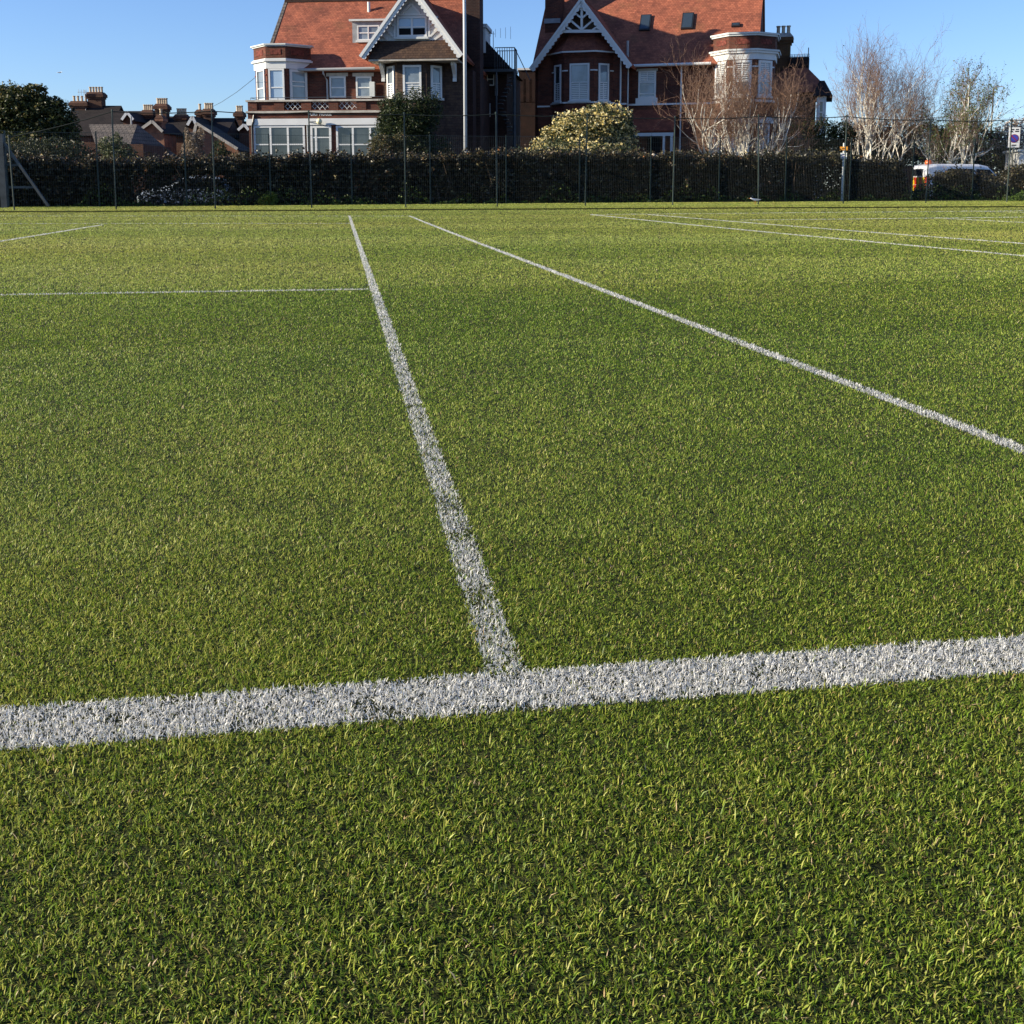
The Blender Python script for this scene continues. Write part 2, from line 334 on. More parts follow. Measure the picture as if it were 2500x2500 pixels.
def grass():
    x, y, d = scatter(1.0, lambda q: 270000*np.minimum(1, (1.3/q))**1.9)
    k = 7                                                     # blades gather in tufts
    N = len(x); near = d < 6
    cx_, cy_ = x.copy(), y.copy(); ti = (np.arange(N)//k)*k; o = np.argsort(d, kind='stable'); x, y, d = x[o], y[o], d[o]
    cl = rng.random(N) < .38; src = np.minimum(ti, N-1)
    perm = np.arange(N); r = np.abs(rng.normal(0, .005, N))*np.maximum(1, d/3); th = rng.random(N)*6.283
    # a tuft's members are its nearest in distance order; move them beside the tuft's first root
    x = np.where(cl, x[src]+r*np.cos(th), x); y = np.where(cl, y[src]+r*np.sin(th), y)
    keep = (y < 36.9+.08*x); x, y, d = x[keep], y[keep], d[keep]; N = len(x)
    sc = np.maximum(1, d/2)
    n_s = fbm(x*9, y*9, 1); n_m = fbm(x*1.3, y*1.3, 5); n_l = fbm(x*.22+3, y*.45, 9)
    L = rng.uniform(.0042, .0105, N)*(1+.25*np.clip(d-2, 0, 4)/4)*(.75+.5*n_s)*sc**.16; L[rng.random(N) < .05] *= 1.7
    wd = rng.uniform(.0007, .0014, N)*sc**.82
    lean = np.abs(rng.normal(.70, .40, N)); az = rng.random(N)*6.283
    # mowing passes lay the blades one way or the other along the court
    band = np.tanh(3*np.sin((y-.6)*2*math.pi/4.9+.06*np.sin(x*.5))); lay = rng.random(N) < .34
    az = np.where(lay, np.where(band > 0, math.pi/2, -math.pi/2)+rng.normal(0, .7, N), az)
    pal = np.array([(.066, .142, .010), (.140, .260, .020), (.255, .370, .042), (.43, .490, .105), (.40, .32, .13), (.58, .50, .30)])
    t = rng.random(N)*.62-.05+.20*(n_m-.45)+.10*(n_l-.45)+.12*(n_s-.5)
    t += .10*ss(5.4, 7, y)*(x < 0)*(1-ss(10, 16, y))+.36*ss(.6, 14, y)+.10*(1-ss(-2.5, 1.0, x))  # far half paler: drier grass, plus sunlit tips put into the blade colour
    t += .05*band*ss(2.5, 6, y)+.04*(fbm(x*.5+7, y*.35, 33)-.45)
    brown = rng.random(N) < .022+.08*np.clip(fbm(x*2.2, y*2.2, 21)-.52, 0, 1)*2
    i = np.clip(t*5.2, 0, 2.999); i0 = i.astype(int); f = (i-i0)[:, None]; C = pal[i0]*(1-f)+pal[i0+1]*f
    C[brown] = np.where(rng.random((brown.sum(), 1)) < .65, pal[4], pal[5])
    C *= rng.uniform(.82, 1.18, (N, 1)); C[:, 0] *= .95+.25*n_l
    V, q, tr = blade_arrays(x, y, d, L, wd, lean, az, C)
    # which blades stand in a painted line
    lid = np.full(N, -1)
    for j, (a, b, lw, pr) in enumerate(LINES):
        e = b-a; ln = np.linalg.norm(e); e /= ln; rx, ry = x-a[0], y-a[1]; s_ = rx*e[0]+ry*e[1]; p = rx*-e[1]+ry*e[0]
        hit = (np.abs(p) < lw/2+rng.normal(0, .0035, N)) & (s_ > 0) & (s_ < ln) & (rng.random(N) < pr) & (lid < 0)
        lid[hit] = j
    def part(sel, cols):
        id_ = np.nonzero(sel)[0]; v = V.reshape(-1, 5, 3)[id_].reshape(-1, 3); b = np.arange(len(id_))[:, None]*5
        return v, [np.concatenate([b, b+1, b+2, b+3], 1), np.concatenate([b+3, b+2, b+4], 1)], [cols, cols]
    v, fs, cs = part(lid < 0, C[lid < 0]); o = link('grass', arr_mesh('grass', v, fs, cs), M['blade'])
    tag(o, 'short mown green lawn grass with scattered straw blades', 'grass', kind='stuff')
    return
def paint_line(j):
    a, b, lw, pr = LINES[j]; e = b-a; ln = np.linalg.norm(e); e /= ln; pn = np.array([-e[1], e[0]])
    S = np.linspace(0, ln, 6000); P = a[None]+S[:, None]*e; D = np.hypot(P[:, 0]-CAM[0], P[:, 1]-CAM[1])
    inw = np.abs((P[:, 0]-CAM[0])*rt[0]+(P[:, 1]-CAM[1])*rt[1]) < .51*D+.9
    dens = np.where(inw, 260000*np.minimum(1, 1.5/np.maximum(D, .6))**1.3, 400)*lw*pr**1.5; cdf = np.cumsum(dens); N = int(cdf[-1]*(S[1]-S[0])); cdf /= cdf[-1]
    s = np.interp(rng.random(N), cdf, S); p = (rng.random(N)-.5)*lw+rng.normal(0, .0022, N)
    x = a[0]+e[0]*s+pn[0]*p; y = a[1]+e[1]*s+pn[1]*p; d = np.hypot(x-CAM[0], y-CAM[1]); sc = np.maximum(1, d/2)
    thin = fbm(x*22, y*22, 31+j) > (.30 if pr > .9 else .40)-.1*(d > 6); keep = thin | (rng.random(N) < .4); x, y, d, sc = x[keep], y[keep], d[keep], sc[keep]; N = len(x)
    L = rng.uniform(.006, .012, N)*sc**.27; wd = rng.uniform(.0008, .0016, N)*sc**.7
    C = np.array([[.86, .85, .80]])*rng.uniform(.74, 1.08, (N, 1))
    part_ = rng.random(N) < (.06 if pr > .9 else .18); C[part_] = C[part_]*.55+np.array([.06, .09, .03])*.5
    lean = np.where(rng.random(N) < .28, rng.uniform(1.05, 1.45, N), np.abs(rng.normal(.55, .35, N)))       # some blades are rolled flat by the marker
    V, q, tr = blade_arrays(x, y, d, L, wd, lean, rng.random(N)*6.283, C)
    # paint soaked into the thatch under the blades: small flat flecks just above the soil
    n2 = N//7; k2 = rng.choice(N, n2, replace=False); fx, fy = x[k2], y[k2]; fr = rng.uniform(.0008, .0019, n2)*sc[k2]**.6; fa = rng.random(n2)*6.283; fz = gz(fx, fy)+.0035+rng.random(n2)*.001
    FV = np.stack([np.stack([fx+fr*np.cos(fa+q_)*(1.4 if q_ % 3.1 < 1 else .8), fy+fr*np.sin(fa+q_), fz], 1) for q_ in (0, 1.57, 3.14, 4.71)], 1).reshape(-1, 3); fb = len(V)+np.arange(n2)[:, None]*4; FF = np.concatenate([fb, fb+1, fb+2, fb+3], 1)
    FC = np.array([[.66, .66, .60]])*rng.uniform(.6, 1.1, (n2, 1)); V = np.concatenate([V, FV]); q = np.concatenate([q, FF]); C_q = np.concatenate([C, FC])
    o = link('court_line', arr_mesh('court_line', V, [q, tr], [C_q, C]), M['blade'])
    tag(o, kind='structure')
import os
if not os.environ.get("NOGRASS"): grass()
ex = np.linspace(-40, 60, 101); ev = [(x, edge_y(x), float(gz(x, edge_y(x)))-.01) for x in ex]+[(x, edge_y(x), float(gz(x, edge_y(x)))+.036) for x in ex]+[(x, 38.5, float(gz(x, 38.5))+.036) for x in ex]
tag(link('shadow_line_step', arr_mesh('shadow_line_step', np.array(ev), [np.array([(i+k*101, i+1+k*101, i+1+(k+1)*101, i+(k+1)*101) for k in (0, 1) for i in range(100)])]), bpy.data.materials['lawn_soil']), kind='structure')  # raised step added: its dark face stands in for the fence's shadow line
for j in range(len(LINES)): paint_line(j)
# ------------------------------------------------------------------ building helpers
def window(par, org, ang, x0, x1, z0, z1, mull=(), rails=(.5,), pane='pane', fw_=.075, sill=True, shutter=None, name='window', proud=.07, arch=False):
    """a framed window on a wall face: org is a point of the face, ang its direction in the building's axes"""
    o = thing(name, (org[0], org[1], 0), ang, None, None); o.parent = par
    f = MB(); wdt = x1-x0
    # keep the frame as the part's own mesh: replace the empty by a mesh object
    bpy.data.objects.remove(o)
    f.box(x0, x0+fw_, -proud, .04, z0, z1); f.box(x1-fw_, x1, -proud, .04, z0, z1)
    f.box(x0+fw_, x1-fw_, -proud+.003, .04, z1-fw_, z1); f.box(x0+fw_, x1-fw_, -proud+.003, .04, z0, z0+fw_)
    for m_ in mull: c = x0+wdt*m_; f.box(c-fw_*.5, c+fw_*.5, -proud+.008, .04, z0+fw_, z1-fw_)
    cuts = [0]+list(mull)+[1]
    for r_ in rails:
        zc = z0+(z1-z0)*r_
        for a, b in zip(cuts[:-1], cuts[1:]): f.box(x0+wdt*a+fw_*.52, x0+wdt*b-fw_*.52, -proud+.016, .04, zc-.03, zc+.03)
    o = f.build(name, M['white'], par); o.location = (org[0], org[1], 0); o.rotation_euler = (0, 0, ang)
    p = MB().box(x0+.02, x1-.02, -.018, .03, z0+.02, z1-.02).build('pane', M[pane], o)
    if sill: MB().box(x0-.08, x1+.08, -proud-.07, .03, z0-.11, z0-.003).build('sill', M['offwhite'], o)
    if shutter:
        s = MB(); a0, a1, b0, b1 = shutter
        zz0 = z0+(z1-z0)*b0; zz1 = z0+(z1-z0)*b1; xa = x0+wdt*a0; xb = x0+wdt*a1; k = zz0
        for q in (xa, (xa+xb)/2-.03, xb-.05): s.box(q, q+.05, -.034, -.012, zz0, zz1)
        while k < zz1: s.box(xa+.05, xb-.05, -.031, -.014, k, k+.045); k += .105
        s.build('shutter', M['white'], o)
    return o
def canted(uB, uC, v0, d, g=0.0, back=None):
    """plan of a canted bay, grown outwards by g"""
    k = g*math.tan(R(22.5)); b = v0+.3 if back is None else back
    return [(uB-d-g*.71-g*.7, b), (uB-d-g*1.41, v0), (uB-k, v0-d-g), (uC+k, v0-d-g), (uC+d+g*1.41, v0), (uC+d+g*1.41, b)]
def bay_faces(uB, uC, v0, d):
    wl = d*math.sqrt(2)
    return dict(l=((uB-d, v0), R(-45), wl), c=((uB, v0-d), 0, uC-uB), r=((uC, v0-d), R(45), wl))
def pr(plan, z0, z1, name, m, par, g2=None): return MB().prism(plan, z0, z1).build(name, M[m], par)
def scallop_barge(ua, za, ub, zb, v, wd, th, n):
    """a bargeboard from foot (ua,za) to apex (ub,zb) with a scalloped lower edge"""
    a = np.array([ua, za]); b = np.array([ub, zb]); e = b-a; ln = np.linalg.norm(e); e /= ln; dn = np.array([e[1], -e[0]]) if e[0] > 0 else np.array([-e[1], e[0]])
    if dn[1] > 0: dn = -dn
    low = []
    for i in range(n*6+1):
        t = i/(n*6); ph = (t*n) % 1; low.append(a+e*ln*t+dn*(wd*(.72+.28*abs(math.sin(math.pi*t*n)))))
    poly = [tuple(a), tuple(b)]+[tuple(p) for p in low[::-1]]
    m = MB().prism(poly, v, v+th, 'y')
    m.prism([tuple(a-dn*.04), tuple(b-dn*.04), tuple(b+dn*.10), tuple(a+dn*.10)], v-.05, v-.004, 'y')
    return m
def chimney(par, u0, u1, v0, v1, z0, z1, pots, m='brick', cap='stone', name='chimney', potm='pot'):
    b = MB().box(u0, u1, v0, v1, z0, z1-.55); b.box(u0-.07, u1+.07, v0-.07, v1+.07, z1-.55, z1-.38); b.box(u0-.16, u1+.16, v0-.16, v1+.16, z1-.38, z1-.16)
    c = b.build(name, M[m], par)
    MB().hull([(u0-.18, v0-.18, z1-.16), (u1+.18, v0-.18, z1-.16), (u1+.18, v1+.18, z1-.16), (u0-.18, v1+.18, z1-.16)],
              [(u0+.02, v0+.02, z1+.10), (u1-.02, v0+.02, z1+.10), (u1-.02, v1-.02, z1+.10), (u0+.02, v1-.02, z1+.10)]).build('chimney_cap', M[cap], c)
    for k in range(pots):
        x = u0+(u1-u0)*(k+.5)/pots
        MB().lathe([(.13, 0), (.11, .12), (.10, .42), (.135, .45), (.135, .52), (.09, .52)], (x, (v0+v1)/2, z1+.08), 10).build('chimney_pot', M[potm], c)
    return c
def text_mesh(body, size, m, par, loc, rot, name='lettering', depth=.01):
    cu = bpy.data.curves.new('lettering', 'FONT'); cu.body = body; cu.size = size; cu.extrude = depth; cu.align_x = 'CENTER'; cu.align_y = 'CENTER'; cu.offset = .006
    t = bpy.data.objects.new('lettering', cu); col.objects.link(t); dg = bpy.context.evaluated_depsgraph_get()
    me = bpy.data.meshes.new_from_object(t.evaluated_get(dg)); bpy.data.objects.remove(t); me.materials.clear()
    o = link(name, me, m, par); o.location = loc; o.rotation_euler = rot; return o

# ------------------------------------------------------------------ the left villa
A1 = Frame(770, 57, R(-15)); at = A1.at
h1 = thing('villa', A1.o, A1.a, 'red brick villa with a lattice balcony, glazed ground floor and white gable', 'house')
uL = at(c1(297, 770))[0]; ze = at(c1(900, 782))[1]; uR = at(c2(1222, 700))[0]; RV = 4.0; zr = at(c1(1000, 8), RV)[1]
VB = -1.8                                                                # front of the glazed ground floor
zf = at(c1(700, 1112), VB)[1]-.02
cb0 = at(c1(118, 1300), VB)[0]; cb1 = at(c2(470, 1100), VB)[0]
wl_ = MB().box(uL+.1, uR, 0, 8, -.4, ze); wl_.prism([(0, ze), (8, ze), (4, zr-.35)], uL+.1, uL+.4, 'x')
WALL1 = wl_.build('wall', M['brick'], h1)
rf = MB(); rf.slab([(uL, -.35, ze-.05), (uR-.2, -.35, ze-.05), (uR-.2, RV, zr), (uL, RV, zr)], .14)
rf.slab([(uL, 2*RV+.35, ze-.05), (uR-.2, 2*RV+.35, ze-.05), (uR-.2, RV+.001, zr), (uL, RV+.001, zr)], .14)
ROOF1 = rf.build('roof', M['tile'], h1)
MB().box(uL-.02, uR-.2, RV-.12, RV+.12, zr-.06, zr+.09).build('ridge_tiles', M['brick_dark'], ROOF1)
MB().slab([(uL-.06, -.37, ze-.02), (uL+.12, -.37, ze-.02), (uL+.12, RV, zr+.03), (uL-.06, RV, zr+.03)], .05).build('verge', M['grey_tile'], ROOF1)
MB().tube([(uL+1.2, -.45, ze-.06), (at(c1(1540, 770), -.45)[0], -.45, ze-.02)], .075, 8).build('gutter', M['pipe'], h1)
def on_roof(pp, ze_, zr_, rv):
    """where the ray through pp meets the front roof slope: returns u, v, z"""
    v = 0.0
    for _ in range(30):
        u, z = AT(pp, v); v += (max(0, (z-ze_)/(zr_-ze_)*rv)-v)*.6
    return u, v, z
AT = A1.at
MB().hull([(uR-9, 4.6, ze), (uR+.25, 4.6, ze), (uR+.25, 13, ze), (uR-9, 13, ze)], [(uR-4.6, 4.6, 15.6), (uR-4.2, 4.6, 15.6), (uR-4.2, 13, 15.6), (uR-4.6, 13, 15.6)]).build('rear_roof', M['tile'], ROOF1)  # added out of view and made steep to shade the right villa's roof
# vent pipe and dormer on the roof
u, v, z = on_roof(c1(1475, 135), ze, zr, RV); zt = at(c1(1475, 22), v)[1]
MB().tube([(u, v, z-.3), (u, v, zt)], .085, 8).build('vent_pipe', M['offwhite'], ROOF1)
u0, v, z0 = on_roof(c1(1298, 500), ze, zr, RV); v -= .12; u1 = at(c1(1640, 400), v)[0]; z1 = at(c1(1400, 240), v)[1]
dm = MB().box(u0, u1, v, v+2.2, z0-.2, z1).build('dormer', M['lead'], h1)
MB().box(u0-.14, u1+.14, v-.16, v+2.3, z1+.002, z1+.10).build('dormer_roof', M['offwhite'], dm)
uw0, zw0 = at(c1(1350, 455), v); uw1, zw1 = at(c1(1590, 285), v)
window(h1, (0, v), 0, uw0, uw1, zw0, zw1, (.5,), (.5,), 'pane_pale', .06)
# octagonal corner turret on the balcony
TD = .92; uB = at(c1(330, 900), -TD)[0]; uC = at(c1(545, 900), -TD)[0]
zc = lambda y, v=-TD: at(c1(440, y), v)[1]
turret = pr(canted(uB, uC, 0, TD), zf-.05, zc(770), 'turret', 'brick', h1)
pr(canted(uB, uC, 0, TD, .05), zc(770)+.002, zc(690), 'turret_frieze', 'white', turret)
pr(canted(uB, uC, 0, TD, .15), zc(690)+.002, zc(668), 'turret_cornice', 'white', turret)
pr(canted(uB, uC, 0, TD, .08), zc(668)+.002, zc(655), 'turret_cornice', 'offwhite', turret)
pr(canted(uB, uC, 0, TD, .04), zc(655)+.002, zc(520), 'turret_parapet', 'brick', turret)
pr(canted(uB, uC, 0, TD, .10), zc(520)+.002, zc(506), 'turret_cap', 'offwhite', turret)
pr(canted(uB, uC, 0, TD, .16), zc(506)+.002, zc(490), 'turret_cap', 'offwhite', turret)
for k, (org, an, wd_) in bay_faces(uB, uC, 0, TD).items():
    f = MB().box(wd_*.22, wd_*.78, -.062, -.02, zc(612), zc(552)); q = f.build('terracotta_panel', M['terracotta'], turret); q.location = (org[0], org[1], 0); q.rotation_euler = (0, 0, an)
    if k == 'r': window(h1, org, an, wd_*.15, wd_*.90, zf+.02, zc(775), (), (.48, .62), 'pane_pale', .12, False, name='door')
    else: window(h1, org, an, wd_*(.10 if k == 'c' else .18), wd_*(.92 if k == 'c' else .86), zf+.05, zc(772), (), (.40,), 'pane_sky' if k == 'c' else 'pane_pale', .085, False)
    for xx in (.03, wd_-.16):
        s = MB().box(xx, xx+.13, -.05, .02, zc(845), zc(830)).build('impost', M['terracotta'], turret); s.location = (org[0], org[1], 0); s.rotation_euler = (0, 0, an)
# first floor windows
for xa, xb in ((1040, 1215), (1335, 1505)):
    ua, z0 = at(c1(xa, 1100)); ub, z1 = at(c1(xb, 858)); window(h1, (0, 0), 0, ua, ub, z0, z1, (), (.48,), 'pane_pale', .085, False)
    MB().box(ua-.17, ub+.12, -.06, .05, z1+.004, z1+.18).build('lintel', M['stone'], h1)
ua, z0 = at(c1(1492, 1090), -.1); ub, z1 = at(c1(1546, 922), -.1); MB().box(ua, ub, -.30, -.09, z0, z1).build('vent_box', M['offwhite'], h1)
ua = at(c1(960, 790), -.45)[0]; ub = at(c1(1006, 900), -.08)[0]
MB().tube([(ua, -.45, ze-.08), (ua, -.42, ze-.25), (ub, -.09, ze-.55), (ub, -.09, zf)], .05, 8).build('downpipe', M['pipe'], h1)
# glazed ground floor with balcony
zb = lambda y: at(c1(700, y), VB)[1]
gl = MB().box(cb0, cb1, VB+.06, -.003, -.4, zb(1330)); glazed = gl.build('front_wing', M['brick'], h1)
MB().box(cb0-.08, cb1, VB-.06, -.004, zb(1405), zb(1332)).build('beam', M['white'], glazed)
MB().box(cb0-.02, cb1, VB, -.005, zb(1330), zb(1272)).build('brick_band', M['brick'], glazed)
MB().box(cb0-.08, cb1, VB-.10, -.006, zb(1271), zb(1246)).build('string_course', M['stone'], glazed)
lat = [(520, 715), (825, 1022), (1130, 1335)]; rec = [(215, 410), (1442, 1640)]
bal = MB(); T0, T1 = VB+.0, VB+.24; zl, zh = zb(1244), zb(1140)
cuts = sorted([(at(c1(a, 1190), VB)[0], at(c1(b, 1190), VB)[0], k) for k, L_ in (('l', lat), ('r', rec)) for a, b in L_])
x = cb0
for a, b, k in cuts:
    bal.box(x, a, T0, T1, zl, zh)
    if k == 'r': bal.box(a, b, T0+.07, T1-.03, zl, zh)
    x = b
bal.box(cb0+.01, cb1-.01, T0+.01, T1-.01, zl-.03, zl+.05); bal.box(x, cb1, T0, T1, zl, zh); bal.box(cb0, cb0+.24, T1, -.01, zl, zh)
balus = bal.build('balustrade', M['brick'], h1)
MB().box(cb0-.09, cb1, T0-.07, T1+.06, zh+.002, zb(1120)).build('coping', M['stone'], balus)
MB().box(cb0-.07, cb0+.28, T1+.062, -.02, zh+.003, zb(1121)).build('coping', M['stone'], balus)
for a, b, k in cuts:
    if k != 'l': continue
    m = MB(); s_ = .26; wdt = b-a; hgt = zh-zl
    n_ = int((wdt+hgt)/s_)
    for i in range(-1, n_+1):
        for sg in (1, -1):
            x0_ = a+i*s_-(hgt if sg > 0 else 0); pts = []
            for t in np.linspace(0, 1, 25):
                xx = x0_+t*hgt if sg > 0 else x0_+hgt-t*hgt-hgt*0
                if sg < 0: xx = a+i*s_-t*hgt
                if a+.01 <= xx <= b-.01: pts.append((xx, t))
            if len(pts) > 1:
                y_ = T0+.10+(.026 if sg > 0 else 0); m.tube([(pts[0][0], y_, zl+pts[0][1]*hgt), (pts[-1][0], y_, zl+pts[-1][1]*hgt)], .013, 4)
    m.build('lattice', M['white'], balus)
rl = MB(); zr_ = zb(1092)
rl.tube([(cb0+.12, T0+.12, zr_), (cb1, T0+.12, zr_)], .014, 5); rl.tube([(cb0+.12, T0+.12, zr_), (cb0+.12, -.05, zr_)], .014, 5)
for k in range(6): xx = cb0+.12+k*(cb1-cb0-.2)/5; rl.tube([(xx, T0+.12, zb(1122)), (xx, T0+.12, zr_)], .012, 5)
rl.build('handrail', M['iron'], balus)
for xa, xb, mu in ((192, 752, (.33, .67)), (1115, 1650, (.345, .70))):
    ua, z0 = at(c1(xa, 1835), VB); ub, z1 = at(c1(xb, 1408), VB); window(h1, (0, VB+.05), 0, ua, ub, z0, z1, mu, (.5,), 'pane', .10)
ua, z0 = at(c1(826, 1800), VB); ub, z1 = at(c1(1050, 1410), VB); window(h1, (0, VB+.05), 0, ua, ub, z0, z1, (.26,), (.66,), 'pane', .11, False, name='door')
u, z = at(c1(925, 1283), VB-.02); text_mesh('FORT HOUSE', .20, M['white'], h1, (u, VB-.015, z), (math.pi/2, 0, 0))
u, z = at(c1(917, 1365), VB-.3)
lm = MB(); lm.lathe([(.02, -.15), (.10, -.12), (.15, -.03), (.15, .04), (.09, .13), (.03, .16)], (u, VB-.3, z), 14)
lamp = lm.build('globe_lamp', mat('opal_globe', (.75, .70, .45), .3, .5), h1, True); MB().tube([(u-.62, VB-.05, z), (u-.1, VB-.28, z)], .022, 6).build('lamp_arm', M['iron'], lamp)
MB().tube([(cb0+.33, VB-.05, zb(1290)), (cb0+.28, VB-.09, zb(1370)), (cb0+.2, VB-.05, zb(1420)), (cb0+.2, VB-.05, 0)], .055, 8).build('downpipe', M['black'], h1)
u = at(c1(785, 1500), VB)[0]; MB().tube([(u, VB-.02, zb(1400)), (u, VB-.02, zb(1700))], .03, 6).build('downpipe', M['offwhite'], h1)
# gable over the tile-hung bay
GV = -2.0; GW = -1.45
ga, zga = at(c2(160, 575), GV); gb, zgb = at(c2(1217, 566), GV); gm, zgm = at(c2(686, -168), GV); zg = (zga+zgb)/2
r2 = MB(); r2.slab([(ga-.02, GV+.08, zg), (ga-.02, 6, zg), (gm, 6, zgm), (gm, GV+.08, zgm)], .13); r2.slab([(gb+.02, GV+.08, zg), (gb+.02, 7.5, zg), (gm, 7.5, zgm), (gm, GV+.08, zgm)], .13)
groof = r2.build('gable_roof', M['tile'], h1)
for a_ in (ga, gb): scallop_barge(a_, zg, gm, zgm, GV, .31, .07, 19).build('bargeboard', M['white'], groof)
zs0 = at(c2(700, 415), GW)[1]; zs1 = at(c2(700, 602), GW-.4)[1]
ua, ub = at(c2(268, 430), GW)[0], at(c2(1118, 415), GW)[0]; sl = (zgm-zg)/(gm-ga)
def gu(z, side): return gm-(zgm-z)/sl+.12 if side < 0 else gm+(zgm-z)/sl-.12
gwall = MB().prism([(gu(zs0, -1), zs0), (gu(zs0, 1), zs0), (gm, zgm-.2)], GW, GW+.2, 'y').build('gable_wall', M['offwhite'], h1)
ua, z0 = at(c2(545, 382), GW); ub, z1 = at(c2(850, 165), GW); window(h1, (0, GW), 0, ua, ub, z0, z1, (.5,), (.48,), 'pane_sky', .10)
MB().box(ua+.1, ub-.1, GW-.03, GW-.019, z0+.09, z0+.42*(z1-z0)).build('open_sash', M['dark'], gwall)
tb = MB()
def stick(m, p, q, y0, y1, w_=.10):
    p = np.array(p, float); q = np.array(q, float); e = (q-p)/np.linalg.norm(q-p); n_ = np.array([-e[1], e[0]])*w_/2
    m.prism([tuple(p-n_), tuple(q-n_), tuple(q+n_), tuple(p+n_)], y0, y1, 'y')
P = lambda x, y, v=GW: at(c2(x, y), v)
for i, (a, b) in enumerate((((520, 160), (520, 400)), ((872, 160), (872, 405)), ((500, 150), (880, 150)), ((885, 260), (960, 170)), ((885, 375), (990, 270)), ((930, 405), (1040, 330)), ((505, 260), (440, 190)), ((505, 375), (400, 270)), ((450, 405), (350, 330)), ((590, 140), (690, 40)), ((780, 140), (690, 40)))): stick(tb, P(*a), P(*b), GW-.05-.003*i, GW+.01)
tb.build('timber_framing', M['white'], gwall)
lo = [(at(c2(246, 600), GW-.4)[0], GW-.4, zs1), (at(c2(1166, 600), GW-.4)[0], GW-.4, zs1), (at(c2(1166, 600), GW-.4)[0], .1, zs1), (at(c2(246, 600), GW-.4)[0], .1, zs1)]
hi = [(gu(zs0, -1), GW-.03, zs0-.003), (gu(zs0, 1), GW-.03, zs0-.003), (gu(zs0, 1), .1, zs0-.003), (gu(zs0, -1), .1, zs0-.003)]
skirt = MB().hull(lo, hi).build('tile_hung_skirt', M['tile_hung'], h1)
MB().box(lo[0][0]+.02, lo[1][0]-.02, GW-.38, .05, zs1-.09, zs1-.003).build('soffit', M['stone'], skirt)
WV = -.55
fwall = MB().box(at(c2(405, 800), WV)[0], uR+.02, WV, .02, -.4, zs1-.1).build('front_wall', M['tile_hung'], h1)
ub0 = at(c2(545, 800), WV-.8)[0]; ub1 = at(c2(845, 800), WV-.8)[0]
bay1 = pr(canted(ub0, ub1, WV, .8), -.4, zs1-.11, 'bay', 'tile_hung', h1)
zq = lambda y: at(c2(700, y), WV-.8)[1]
for k, (org, an, wd_) in bay_faces(ub0, ub1, WV, .8).items():
    window(h1, org, an, wd_*(.2 if k == 'c' else .22), wd_*(.83 if k == 'c' else .80), zq(1000), zq(668), (), (.45,), 'pane_pale', .10, True, (.06, .94, .03, .42))
def bracket(par, u, v, zt, zb_, dep):
    m = MB(); n = 14; pf = [(v, zt), (v-dep, zt), (v-dep, zt-.12)]
    for i in range(n+1): t = i/n; pf.append((v-dep*(1-t)**1.6*.9-.07-.03*abs(math.sin(t*9)), zt-.14-t*(zt-zb_-.3)))
    pf += [(v-.16, zb_+.14), (v-.16, zb_), (v, zb_)]
    return m.prism(pf, u-.09, u+.09, 'x').build('bracket', M['white'], par)
for xa in (382, 1120): u, zt = at(c2(xa, 625), WV-.5); bracket(h1, u, WV, zs1-.1, at(c2(xa, 838), WV)[1], .75)
# stacks, rear wing and fire escape
u0, u1 = at(c2(1222, 300), 2.2)[0], at(c2(1392, 300), 2.2)[0]; chimney(h1, u0, u1, 2.2, 3.6, -.4, 15.5, 4, 'brick_dark')
u0, u1 = at(c2(1075, 40), 6)[0], at(c2(1195, 40), 6)[0]; chimney(h1, u0, u1, 6, 7, 8, 15, 3, 'brick_dark')
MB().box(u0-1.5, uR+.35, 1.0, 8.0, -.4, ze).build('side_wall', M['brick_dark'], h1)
RW = 8.6; q0 = at(c2(1400, 700), RW); q1 = at(c2(1668, 690), RW); zt = at(c2(1440, 400), RW)[1]
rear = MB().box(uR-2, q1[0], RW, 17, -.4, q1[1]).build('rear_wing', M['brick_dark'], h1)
MB().hull([(uR-2, RW-.2, q1[1]), (q1[0]+.2, RW-.2, q1[1]), (q1[0]+.2, 17, q1[1]), (uR-2, 17, q1[1])], [(uR-2, RW-.2, zt), (at(c2(1440, 400), RW)[0], RW-.2, zt), (at(c2(1440, 400), RW)[0], 17, zt), (uR-2, 17, zt)]).build('rear_roof', M['slate'], rear)
a = at(c2(1398, 540), RW-.4); b = at(c2(1448, 285), RW-.4); d2 = MB().box(a[0], b[0], RW-.4, RW+2, a[1], b[1]).build('dormer', M['offwhite'], h1)
MB().box(a[0]-.08, b[0]+.1, RW-.5, RW+2, b[1]+.002, b[1]+.22).build('dormer_roof', M['offwhite'], d2)
for xa, xb, ya, yb in ((1465, 1540, 745, 880), (1400, 1440, 850, 1060), (1550, 1575, 745, 980), (1465, 1500, 1060, 1200)):
    a = at(c2(xa, yb), RW); b = at(c2(xb, ya), RW); window(h1, (0, RW), 0, a[0], b[0], a[1], b[1], (), (.5,), 'pane', .06, False)
FV = RW-1.6; a = at(c2(1400, 715), FV); b = at(c2(1755, 690), FV); fz = a[1]
fe = MB().box(a[0], b[0], FV, RW-.01, fz-.12, fz+.03).build('fire_escape', M['iron'], h1)
rl = MB(); zt = at(c2(1620, 487), FV)[1]; ra = at(c2(1545, 487), FV)[0]; rb = at(c2(1745, 487), FV)[0]
for y_ in (FV+.05, RW-.1):
    rl.tube([(ra, y_, zt), (rb, y_, zt)], .025, 5)
    for k in range(9): xx = ra+(rb-ra)*k/8; rl.tube([(xx, y_, fz), (xx, y_, zt)], .016, 4)
for k in range(5): y_ = FV+.05+(RW-.15-FV)*k/4; rl.tube([(rb, y_, fz), (rb, y_, zt)], .016, 4)
